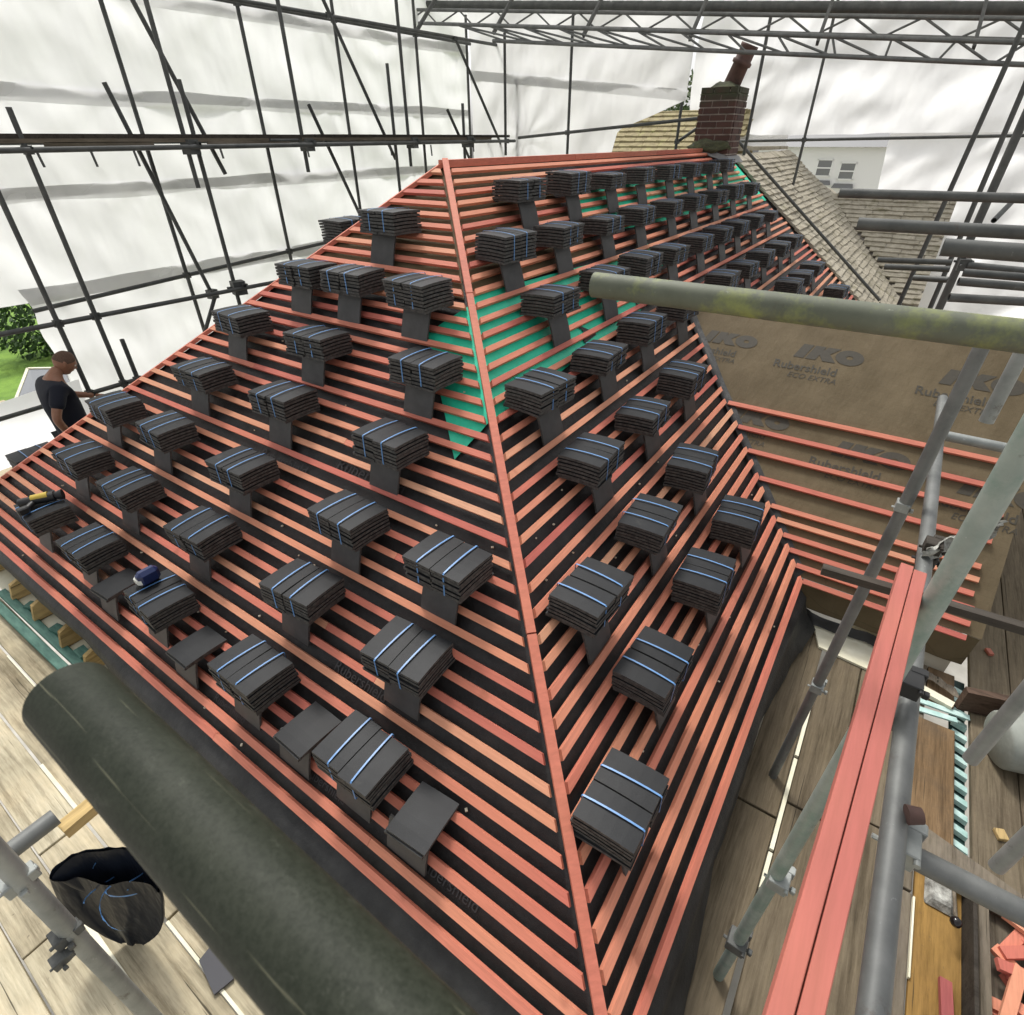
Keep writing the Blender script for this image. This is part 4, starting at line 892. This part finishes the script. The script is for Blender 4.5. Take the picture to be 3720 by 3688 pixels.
for y, z in ((4.54, 1.64), (3.62, 1.54)):
    f_ = MB(); f_.box((29.985, y + .29, z), (.06, .05, .62)); f_.box((29.985, y - .29, z), (.06, .05, .62)); f_.box((29.985, y, z + .3), (.06, .64, .05)); f_.box((29.985, y, z - .3), (.06, .64, .05)); f_.box((29.98, y, z), (.06, .56, .05))
    w_ = f_.build('window', MAT['white'], wh)
    pn = MB().box((29.99, y, z), (.024, .56, .58)).build('pane', MAT['glass'], w_)
    MB().hexa([(29.75, y - .42, z - .62), (30, y - .42, z - .62), (30, y + .42, z - .62), (29.75, y + .42, z - .62), (29.85, y - .36, z - .5), (30, y - .36, z - .46), (30, y + .36, z - .46), (29.85, y + .36, z - .5)]).build('sill', MAT['lead'], wh)
def foliage(n, fn, size, seed):
    rr = random.Random(seed); m = MB()
    for _ in range(n):
        c = Vector(fn(rr)); a = Vector((rr.gauss(0, 1), rr.gauss(0, 1), rr.gauss(0, 1))).normalized(); b = a.orthogonal().normalized(); s_ = size * rr.uniform(.6, 1.3); e = a.cross(b)
        m.add([c + b * s_, c + e * s_ * .5, c - b * s_, c - e * s_ * .5], [(0, 1, 2, 3)])
    return m
def blob(c, r):
    def f(rr):
        while True:
            d = Vector((rr.uniform(-1, 1), rr.uniform(-1, 1), rr.uniform(-1, 1)))
            if .25 < d.length < 1 and (nz(d.x * 2 + c[0], d.y * 2, d.z * 2) > -.25): return (c[0] + d.x * r[0], c[1] + d.y * r[1], c[2] + d.z * r[2])
    return f
t = thing('tree', 'green tree showing between the chimney and the far sheeting', 'tree', (20, 7.3, -5.2))
MB().tube((20, 7.3, -5.2), (20, 7.3, 2.6), .22, 10, .08, hollow=False).build('trunk', MAT['bark'], t)
foliage(1500, blob((20, 7.2, 3.2), (1.4, 1.6, 1.3)), .11, 1).build('crown', MAT['leaf2'], t)
for i, (x, y, r, h, lab) in enumerate(((7.8, 30.5, 2.0, 2.4, 'leafy green shrub at the lawn edge seen through the left gap'), (10.4, 32.5, 1.8, 2.6, 'dusty grey green bush at the right of the left gap'), (6.4, 36, 3.2, 3.6, 'dark round tree at the back of the lawn in the left gap'))):
    t = thing('shrub', lab, 'shrub', (x, y, -5.2))
    MB().tube((x, y, -5.2), (x, y, -5.2 + h * .5), .09, 8, .04, hollow=False).build('stem', MAT['bark'], t)
    foliage(1300, blob((x, y, -5.2 + h * .55), (r, r * .8, h * .55)), .14, 10 + i).build('foliage', MAT['leaf'] if i != 1 else MAT['leaf2'], t)
# glazed lean-to below the gap
gl = thing('conservatory', 'white framed conservatory roof with glass panes below the left gap', 'conservatory', (3.6, 18.4, -3))
gx, gy = 3.6, 18.2
RA, RB = Vector((4.05, 19.4, -2.5)), Vector((4.9, 18.0, -2.45))
E1, E2 = Vector((3.2, 18.2, -2.75)) + Vector((-.25, -.3, -.25)), Vector((3.95, 17.0, -3.0))
for p, q1 in ((RA, RB), (E1, E2), (RA, E1), (RB, E2), (RA.lerp(RB, .5), E1.lerp(E2, .5))): MB().beam(p, q1, .07, .08).build('rafter', MAT['cream'], gl)
for k in range(2):
    a, b = RA.lerp(RB, k * .5 + .03), RA.lerp(RB, k * .5 + .47); c_, d_ = E1.lerp(E2, k * .5 + .47), E1.lerp(E2, k * .5 + .03)
    nn = Vector((0, 0, .02)); MB().hexa([a, b, c_, d_, a + nn, b + nn, c_ + nn, d_ + nn]).build('pane', MAT['glass'], gl)
F1, F2 = Vector((5.4, 20.6, -3.1)), Vector((6.2, 19.2, -3.1)); nn = Vector((0, 0, .02))
MB().hexa([RB, RA, F1, F2, RB + nn, RA + nn, F1 + nn, F2 + nn]).build('pane', MAT['glass'], gl)
MB().hexa([E1 + Vector((0, 0, -2.4)), E2 + Vector((0, 0, -2.1)), F2 + Vector((0, 0, -2)), F1 + Vector((0, 0, -2)), E1, E2, F2, F1]).build('base_wall', MAT['wall'], gl)

# ------------------------------------------------------------------ working platforms
PZ = -.40
def board(x0, x1, y0, y1, mat, label, z=PZ, grp='scaffold boards of the working platform'):
    m = MB()
    c = (.5 * (x0 + x1), .5 * (y0 + y1), z - .019 + random.uniform(-.004, .004))
    m.box(c, (x1 - x0, y1 - y0, .038), Matrix.Rotation(random.uniform(-.0015, .0015), 3, 'Z'))
    return tag(m.build('scaffold_board', MAT[mat], None, bevel=.003), label, 'board', grp)
xs = [-.2, -.41, -.64, -.862, -1.095, -1.33, -1.565, -1.8]
wd = [.2, .222, .215, .225, .226, .222, .225, .225]
ends = [(-.1, 2.6, 8), (1.95, 2.0, 5.2), (0, 2.85, 6.3), (0, 2.4, 6), (0, 3.3, 6), (0, 2.2, 6), (0, 2.9, 6), (0, 2.5, 6)]
for i, x in enumerate(xs):
    cut = ends[i][1]; e = ORD[i]
    board(x - wd[i], x - .004, -1.3, cut, 'board_v', f'worn khaki scaffold board, {e} out from the left eave, nearer length')
    board(x - wd[i], x - .004, cut + .012, 6.6, 'board_v', f'worn khaki scaffold board, {e} out from the left eave, farther length')
def lath(a, b, w, lab):  # added pale strips: brightness of the lit ground below, put into colour
    tag(MB().beam(a, b, w, .02).build('lath', MAT['cream'], None), lab, 'lath', 'pale strips painted as daylight in the gaps between boards')
lath((-.632, 2.86, -.398), (-.634, 3.42, -.398), .018, 'short pale strip of painted daylight in the gap beside the near dark tube end')
lath((-.853, .6, -.405), (-.853, 2.55, -.405), .024, 'long pale strip of painted daylight in the board gap beside the black bag')
lath((-.632, 1.3, -.405), (-.632, 2.0, -.405), .014, 'thin pale strip of painted daylight in the board gap right of the black bag')
lath((-.415, 3.4, -.398), (-.415, 4.6, -.398), .01, 'thin pale strip of painted daylight beside the teal timbers')
ys = [(-.10, -.314), (-.345, -.568), (-.578, -.80), (-.81, -.957), (-1.205, -1.43), (-1.436, -1.66), (-1.67, -1.9), (-1.91, -2.13), (-2.14, -2.36)]
mats = ['board_u', 'board_u', 'board_u', 'timber_grey'] + ['board_u'] * 5
for i, (a, b) in enumerate(ys):
    x1 = 3.24 if i < 4 else 7.2
    x0 = -1.3
    board(x0, 1.52 + .13 * (i % 3), b, a, mats[i], f'brown scaffold board, {ORD[i]} out from the right eave, nearer length')
    board(1.532 + .13 * (i % 3), x1, b, a, mats[i], f'brown scaffold board, {ORD[i]} out from the right eave, farther length')
tag(board(2.93, 3.24, -1.12, -.965, 'board_dirty', 'short stained board piece at the foot of the wing beside the teal strip', PZ - .004), 'short stained board piece at the foot of the wing beside the teal strip', 'board')
tag(board(1.72, 2.72, -1.125, -.872, 'board_dirty', 'broad dirty stained board beside the teal striped gap', PZ + .004), 'broad dirty stained board beside the teal striped gap', 'board')
for k, (x0, x1) in enumerate(((1.98, 2.4), (1.34, 1.955), (1.12, 1.32), (.95, 1.1))):
    lath((x0, -.3295, -.402), (x1, -.3295, -.402), .02, f'cream strip of painted daylight in the gap beside the right eave, {["farthest", "second farthest", "third farthest", "nearest"][k]} of four')
lath((1.12, -.962, -.392), (1.5, -.962, -.392), .008, 'thin pale strip of painted daylight along the orange plywood')
# corrugated strip below the gap
tg = thing('corrugated_sheet', 'teal and white striped corrugated strip seen down the gap between boards', 'sheet metal', (2, -1.165, -.47))
MB().box((2.2, -1.165, -.49), (2.2, .085, .01)).build('back', MAT['dark_teal'], tg)
x = 1.22
while x < 3.2:
    MB().hexa([(x, -1.205, -.475), (x + .05, -1.205, -.475), (x + .075, -1.127, -.475), (x + .025, -1.127, -.475), (x + .006, -1.205, -.445), (x + .044, -1.205, -.445), (x + .069, -1.127, -.445), (x + .031, -1.127, -.445)]).build('rib', MAT['pale_teal'], tg); x += .1
for k, (x, y, l, a) in enumerate(((2.78, -.98, .34, .5), (2.86, -1.06, .28, .25))):
    d = Vector((math.sin(a) * .3, -math.cos(a), 0)) * l / 2
    tag(MB().beam(Vector((x, y, -.385)) - d, Vector((x, y, -.385)) + d, .04, .012).build('cladding_offcut', MAT['pale_teal'], None), ('pale teal cladding offcut lying across the striped gap', 'second pale teal cladding offcut lying nearer the brown wing')[k], 'offcut')
# cream and grey debris
tag(MB().beam((2.98, -.82, -.375), (2.9, -1.1, -.37), .06, .03).build('plank_piece', MAT['cream'], None), 'short cream plank piece lying by the near standard', 'plank')
def splint(a, b):
    p = Vector((3.15, -.85, -.36)).lerp(Vector((3.0, -1.12, -.34)), a); return p + Vector((.09 * (b - .5), .03 * (b - .5), .015 * nz(a * 8, b * 8, 2)))
tag(MB().grid(splint, 12, 5).build('splintered_plank', MAT['timber_grey'], None), 'splintered grey plank lying between the wing eave and striped gap', 'plank')
for k, (x, y, mt, lab) in enumerate(((3.62, -1.32, 'batten_red', 'pink timber chip lying alone on the far brown board'), (2.1, -1.33, 'pale_wood', 'small cream wood block lying on the brown board by the bucket'))):
    tag(MB().box((x, y, PZ + .014), (.06, .035 if k == 0 else .05, .024), Matrix.Rotation(.4, 3, 'Z')).build('wood_chip', MAT[mt], None, bevel=.003), lab, 'wood chip')
# toe board along the wing side
tag(MB().beam((2.93, -1.12, -.30), (3.35, -2.6, -.28), .05, .17).build('toe_board', MAT['timber_brown'], None), 'red brown toe board on edge past the end of the wing battens', 'board')
# plywood tray with lever cutter
tag(MB().box((1.0, -1.063, PZ - .01), (1.35, .195, .02)).build('plywood_sheet', MAT['ply'], None), 'orange plywood strip on the platform under the slate cutter', 'plywood')
sc_ = thing('slate_cutter', 'small tile cutter with steel lever and black ball knob on orange plywood', 'tile cutter', (1.58, -1.05, PZ))
MB().hexa([(1.5, -1.0, PZ), (1.5, -1.13, PZ), (1.72, -1.13, PZ), (1.72, -1.0, PZ), (1.53, -1.02, PZ + .05), (1.53, -1.11, PZ + .05), (1.7, -1.11, PZ + .05), (1.7, -1.02, PZ + .05)]).build('base', MAT['rag'], sc_, bevel=.01)
MB().tube((1.66, -1.105, PZ + .06), (1.405, -1.088, PZ + .14), .008, 10, hollow=False).build('lever', MAT['timber_grey'], sc_)
MB().lathe((1.405, -1.088, PZ + .14), (-1, .05, .1), [(.0, -.024), (.014, -.02), (.023, -.008), (.024, .004), (.016, .018), (.0, .024)], 16).build('knob', MAT['knob'], sc_)
MB().box((1.68, -1.04, PZ + .08), (.05, .05, .06)).build('jaw', MAT['steel_light'], sc_, bevel=.01)
tag(MB().box((1.18, -1.172, PZ + .05), (1.0, .016, .13)).build('shade_strip', MAT['timber_dark'], None), 'dark strip painted as shade on the outer face of the offcut box', 'plank')  # added dark strip: shade on the box's outer wall, put into colour
tag(MB().beam((1.8, -.86, -.3), (1.62, -1.5, -.3), .14, .03, (0, -.1, 1)).build('timber_plank', MAT['timber_grey'], None), 'pale split plank lying under the grey horizontal tube at lower right', 'plank')
# offcut box
bx = thing('offcut_box', 'open timber box full of pink batten offcuts at the lower right corner', 'box', (1.2, -1.5, PZ))
for c_, sz in (((1.15, -1.201, PZ + .06), (1.0, .038, .13)), ((1.15, -1.86, PZ + .06), (1.0, .03, .13)), ((1.635, -1.53, PZ + .06), (.03, .62, .13)), ((.665, -1.53, PZ + .06), (.03, .62, .13)), ((1.15, -1.54, PZ + .01), (.94, .6, .02))):
    MB().box(c_, sz).build('side' if sz[2] > .05 else 'base', MAT['timber_grey'], bx)
for i in range(64):
    l = random.uniform(.12, .34); a = random.uniform(0, 3.14); x, y = random.uniform(.8, 1.52), random.uniform(-1.72, -1.27); z = PZ + .04 + .02 * (i // 11) + random.uniform(0, .018)
    d = Vector((math.cos(a), math.sin(a), random.uniform(-.12, .12))) * l / 2; c_ = Vector((x, y, z))
    p, q1 = c_ - d, c_ + d
    for e in (p, q1): e.x = min(1.6, max(.7, e.x)); e.y = min(-1.235, max(-1.83, e.y))
    if (p - q1).length < .06: continue
    tag(MB().beam(p, q1, .046, .024).build('batten_offcut', MAT['batten_u'], None), 'pink batten offcut jumbled in the timber box', 'offcut', 'pink batten offcuts in the box')
tag(MB().beam((1.19, -1.09, PZ + .03), (.95, -1.1, PZ + .04), .045, .024).build('batten_offcut', MAT['batten_red'], None), 'single pink offcut lying alone on the orange plywood', 'offcut')
# bucket on its side
bk = thing('bucket', 'grey green rubber bucket lying on the far boards at the right edge', 'bucket', (2.55, -1.4, PZ))
MB().lathe((2.62, -1.27, PZ + .17), (.35, -1, .12), [(.0, .0), (.15, .0), (.165, .015), (.19, .3), (.2, .305), (.2, .32), (.18, .32), (.15, .02), (0, .02)], 28).build('shell', MAT['bucket'], bk)
MB().tube((2.55, -1.58, PZ + .32), (2.9, -1.55, PZ + .36), .006, 8, hollow=False).build('handle', MAT['steel_light'], bk)
# teal timbers near the left eave
for i, (x, y0, y1, lab) in enumerate(((-.235, 3.95, 5.35, 'teal painted timber length below the left eave, the outer of two'), (-.155, 3.9, 5.4, 'teal painted timber length below the left eave, the inner of two'))):
    tag(MB().beam((x, y0, -.375 + .01 * i), (x - .02, y1, -.37 + .01 * i), .062, .04).build('teal_timber', MAT['teal'], None, bevel=.004), lab, 'timber', 'teal timbers below the left eave')
for i, y in enumerate((4.1, 4.5, 4.95)):
    tag(MB().box((-.1, y, -.345), (.07, .12, .05), Matrix.Rotation(.2 * i, 3, 'Z')).build('teal_block', MAT['teal'], None), f'short teal block between the rafter feet, {("nearest", "middle", "farthest")[i]} of three', 'timber')
# strut of pale wood and scrap
tag(MB().beam((-.66, 1.508, 1.10), (-.5, 1.52, 1.10), .045, .035).build('timber_stub', MAT['pale_wood'], None), 'pale new timber end poking past the near tube at lower left', 'timber')
sc2 = [(-.63, 1.72), (-.66, 1.55), (-.58, 1.53), (-.52, 1.62), (-.545, 1.73)]
tag(MB().add([(x, y, PZ + .008) for x, y in sc2] + [(x, y, PZ + .02) for x, y in sc2], [(4, 3, 2, 1, 0), (5, 6, 7, 8, 9)] + [(i, (i + 1) % 5, 5 + (i + 1) % 5, 5 + i) for i in range(5)]).build('slate_scrap', MAT['scrap'], None), 'broken dark slate piece lying on the boards beside the near dark tube', 'slate')

# ------------------------------------------------------------------ rubbish bag
bagt = thing('rubbish_bag', 'open black rubbish sack holding blue strapping, tied to the tube at lower left', 'bag', (-.78, 2.0, PZ))
RIM = [Vector(p) for p in D['bag'][0]]; BOT = Vector(D['bag'][1]); RC = sum(RIM, Vector()) / len(RIM)
def rim(a):
    n = len(RIM); x = a * n; i = int(x) % n; f = x - int(x); P = [RIM[(i + k) % n] for k in (-1, 0, 1, 2)]
    return .5 * ((2 * P[1]) + (P[2] - P[0]) * f + (2 * P[0] - 5 * P[1] + 4 * P[2] - P[3]) * f * f + (3 * P[1] - P[0] - 3 * P[2] + P[3]) * f ** 3)
def bagf(a, b):
    p = rim(a); d = Vector((p.x - RC.x, p.y - RC.y, 0)); q = 1 - b
    k = 1 + .05 * math.sin(q * math.pi) - .8 * q ** 2.0
    base = RC.lerp(BOT, q); c = Vector((base.x, base.y, p.z + (BOT.z - p.z) * q ** .85)) + d * k
    rg = lambda *p: 1 - 2.6 * abs(nz(*p))
    ca, sa = math.cos(a * 6.2832), math.sin(a * 6.2832)
    n1 = rg(ca * 1.7 + 3, sa * 1.7, q * 1.4) + .35 * rg(ca * 3.2, sa * 3.2 + 5, q * 1.6) 
    cr_ = math.sin(a * 26 + 5 * q + 4 * nz(a * 4, q * 2, 6))
    return c + d.normalized() * (.02 * n1 + .006 * cr_) * min(1, .3 + q * 3) * (1 - .45 * q) + Vector((0, 0, .008 * n1))
MB().grid(bagf, 200, 80).build('sack', MAT['bag'], bagt)
def lining(a, b):
    p = rim(a); c = RC + Vector((0, 0, -.16)); q = p.lerp(c, 1 - b); return q + Vector((0, 0, -.10 * math.sin(b * math.pi) + .02 * nz(a * 9, b * 4, 2))) - Vector((p.x - RC.x, p.y - RC.y, 0)).normalized() * .006
MB().grid(lining, 60, 10).build('lining', MAT['bag'], bagt)
for i in range(7):
    c_ = RC + Vector((random.uniform(-.03, .05), random.uniform(-.14, .05), -.07)); m = MB(); a0 = random.uniform(0, 6.28); rr = random.uniform(.05, .10)
    pts = [c_ + Vector((math.cos(a0 + t * .22) * rr, math.sin(a0 + t * .22) * rr, .05 * math.sin(t * .32 + i))) for t in range(11)]
    wv = [Vector((0, 0, .0045)) + Vector((random.uniform(-.002, .002), 0, 0)) for _ in pts]
    m.add([p - u for p, u in zip(pts, wv)] + [p + u for p, u in zip(pts, wv)], [(k, k + 1, 12 + k, 11 + k) for k in range(10)])
    tag(m.build('strapping', MAT['strap'], None), 'loop of pale blue cut strapping inside the black sack', 'strapping', 'cut straps inside the black sack')

# ------------------------------------------------------------------ the worker
FZ = -.74
pr = thing('person', 'person with cropped hair in a navy t-shirt looking down beside the left hip', 'person', (1.2, 6.8, FZ))
def skin(name, vs, es, rad, mat, par, sub=2, root=0):
    me = bpy.data.meshes.new(name); me.from_pydata([Vector(v) for v in vs], es, []); me.materials.append(mat)
    o = bpy.data.objects.new(name, me); col.objects.link(o); o.parent = par; o.matrix_parent_inverse = Matrix.Translation(-par.location)
    md = o.modifiers.new('skin', 'SKIN'); md.use_smooth_shade = True
    for i, r in enumerate(rad):
        sv_ = me.skin_vertices[0].data[i]; sv_.radius = r if isinstance(r, tuple) else (r, r); sv_.use_root = (i == root)
    sb = o.modifiers.new('sub', 'SUBSURF'); sb.levels = sub; sb.render_levels = sub
    return o
PX, PY = 1.19, 6.8
B = {'pel': (PX - .02, PY, .16), 'waist': (PX - .02, PY, .30), 'chest': (PX - .03, PY, .52), 'top': (PX - .02, PY, .70), 'neck': (PX + .03, PY, .79), 'skull': (PX + .10, PY, .85),
     'shn': (PX - .04, PY - .17, .69), 'eln': (PX - .19, PY - .24, .44), 'wrn': (PX - .12, PY - .19, .2), 'shf': (PX - .03, PY + .17, .69), 'elf': (PX + .1, PY + .24, .50), 'wrf': (PX + .33, PY + .16, .43),
     'hin': (PX - .02, PY - .09, .1), 'knn': (PX + .04, PY - .1, -.29), 'ann': (PX - .02, PY - .11, FZ + .08), 'hif': (PX - .02, PY + .09, .1), 'knf': (PX + .1, PY + .1, -.28), 'anf': (PX + .04, PY + .11, FZ + .08)}
K = list(B); ix = {k: i for i, k in enumerate(K)}
ED = [('pel', 'waist'), ('waist', 'chest'), ('chest', 'top'), ('top', 'neck'), ('neck', 'skull'), ('top', 'shn'), ('shn', 'eln'), ('eln', 'wrn'), ('top', 'shf'), ('shf', 'elf'), ('elf', 'wrf'), ('pel', 'hin'), ('hin', 'knn'), ('knn', 'ann'), ('pel', 'hif'), ('hif', 'knf'), ('knf', 'anf')]
RD = {'pel': (.15, .11), 'waist': (.14, .1), 'chest': (.155, .11), 'top': (.1, .075), 'neck': .055, 'skull': .06, 'shn': .058, 'eln': .043, 'wrn': .029, 'shf': .058, 'elf': .043, 'wrf': .029, 'hin': .088, 'knn': .06, 'ann': .042, 'hif': .088, 'knf': .06, 'anf': .042}
skin('body', [B[k] for k in K], [(ix[a], ix[b]) for a, b in ED], [RD[k] for k in K], MAT['skin'], pr)
def lerp3(a, b, t): return tuple(Vector(a).lerp(Vector(b), t))
# t-shirt follows the torso and covers the upper arms
sh = {'hem': (PX - .02, PY, .12), 'waist': B['waist'], 'chest': B['chest'], 'top': B['top'], 'col': lerp3(B['top'], B['neck'], .45), 'shn': B['shn'], 'cun': lerp3(B['shn'], B['eln'], .72), 'shf': B['shf'], 'cuf': lerp3(B['shf'], B['elf'], .72)}
K2 = list(sh); i2 = {k: i for i, k in enumerate(K2)}
skin('t_shirt', [sh[k] for k in K2], [(i2[a], i2[b]) for a, b in [('hem', 'waist'), ('waist', 'chest'), ('chest', 'top'), ('top', 'col'), ('top', 'shn'), ('shn', 'cun'), ('top', 'shf'), ('shf', 'cuf')]],
     [(.175, .135), (.165, .125), (.182, .138), (.125, .1), .07, .08, .07, .08, .07], MAT['navy'], pr)
tk = {'pel': B['pel'], 'hin': B['hin'], 'knn': B['knn'], 'ann': B['ann'], 'hif': B['hif'], 'knf': B['knf'], 'anf': B['anf']}
K3 = list(tk); i3 = {k: i for i, k in enumerate(K3)}
skin('trousers', [tk[k] for k in K3], [(i3[a], i3[b]) for a, b in [('pel', 'hin'), ('hin', 'knn'), ('knn', 'ann'), ('pel', 'hif'), ('hif', 'knf'), ('knf', 'anf')]], [(.165, .125), .105, .08, .065, .105, .08, .065], MAT['trousers'], pr)
for k in ('ann', 'anf'):
    x, y, z = B[k]; MB().grid(lambda a, b, x=x, y=y: (x - .08 + .28 * a, y + .05 * math.cos(math.pi * b) * (1 - .5 * max(0, a - .6)), FZ + .11 * math.sin(math.pi * b) * (1 - .45 * a) * min(1, a * 8 + .2)), 10, 8).build('shoe', MAT['rubber'], pr)
# head: face with brow, nose, lips and chin, bowed forward
HC = Vector((PX + .15, PY, .875)); HM = Matrix.Translation(HC) @ Matrix.Rotation(math.radians(-8), 4, 'Z') @ Matrix.Rotation(math.radians(34), 4, 'Y')
def gs(x, m, s): return math.exp(-((x - m) / s) ** 2)
def headf(a, b, grow=0):
    th = (a - .5) * 2 * math.pi; ph = (b - .5) * math.pi
    d = Vector((math.cos(ph) * math.cos(th), math.cos(ph) * math.sin(th), math.sin(ph)))
    x, y, z = d.x * .098, d.y * .076, d.z * .118
    if z < 0: # jaw narrows and moves forward
        k = -z / .118; y *= 1 - .3 * k; x = x * (1 - .22 * k) + .018 * k
    f = max(0, d.x)
    zz = z / .118; yy = d.y
    x += f * (.022 * gs(zz, -.16, .12) * gs(yy, 0, .2) + .008 * gs(zz, .06, .12) * gs(yy, 0, .25) - .012 * gs(zz, .04, .12) * (gs(yy, .36, .2) + gs(yy, -.36, .2)) + .008 * gs(zz, .22, .12) * gs(yy, 0, .5) + .009 * gs(zz, -.46, .08) * gs(yy, 0, .3) - .006 * gs(zz, -.52, .04) * gs(yy, 0, .3) + .016 * gs(zz, -.82, .14) * gs(yy, 0, .35))
    p = Vector((x, y, z)) * (1 + grow)
    return HM @ p
MB().grid(headf, 64, 48).build('head', MAT['skin'], pr)
def hairf(a, b):
    th = (a - .5) * 2 * math.pi; cut = .02 + .56 * max(0, math.cos(th)) ** 1.2
    return headf(a, .5 + math.asin(max(-1, min(1, cut + (1 - cut) * b))) / math.pi, .025)
MB().grid(hairf, 56, 16).build('hair', MAT['hair'], pr)
for s in (-1, 1):
    e = HM @ Vector((-.005, s * .076, -.005)); lump(e, (.018, .009, .03), MAT['skin'], 'ear', pr, .25, 3 + s)
    e = HM @ Vector((.083, s * .03, .008)); MB().lathe(e, (1, 0, 0), [(0, -.011), (.009, -.006), (.011, 0), (.009, .006), (0, .011)], 12).build('eye', MAT['white_plastic'], pr)
def hand(w_, fdir, side, palmn):
    w_, f = Vector(w_), Vector(fdir).normalized(); n = Vector(palmn).normalized(); s = f.cross(n).normalized() * side
    vs = [w_, w_ + f * .045, w_ + f * .085]; es = [(0, 1), (1, 2)]; rr = [(.026, .02), (.036, .016), (.036, .014)]
    for i, (o, l) in enumerate(((-.03, .07), (-.01, .082), (.011, .077), (.03, .06))):
        b0 = len(vs); base = w_ + f * .09 + s * o
        vs += [base, base + f * l * .5 - n * l * .08, base + f * l * .88 - n * l * .38]; rr += [.0095, .009, .0075]; es += [(2, b0), (b0, b0 + 1), (b0 + 1, b0 + 2)]
    b0 = len(vs); vs += [w_ + f * .03 - s * .03 , w_ + f * .065 - s * .052 - n * .012, w_ + f * .095 - s * .05 - n * .025]; rr += [.012, .0105, .009]; es += [(1, b0), (b0, b0 + 1), (b0 + 1, b0 + 2)]
    return skin('hand', vs, es, rr, MAT['skin'], pr, 2)
hand(B['wrn'], Vector(B['wrn']) - Vector(B['eln']) + Vector((.05, .03, -.1)), 1, (.2, -1, 0))
hand(B['wrf'], Vector(B['wrf']) - Vector(B['elf']), 1, (.1, .2, 1))
# boards he stands on
for i, y in enumerate((6.62, 6.85, 7.08)):
    tag(MB().box((1.2, y, FZ - .019), (3.4, .222, .038)).build('scaffold_board', MAT['timber_grey'], None), f'scaffold board under the worker behind the roof, {ORD[i]} out from the wall', 'board', 'boards of the rear platform')
bpy.context.view_layer.update()
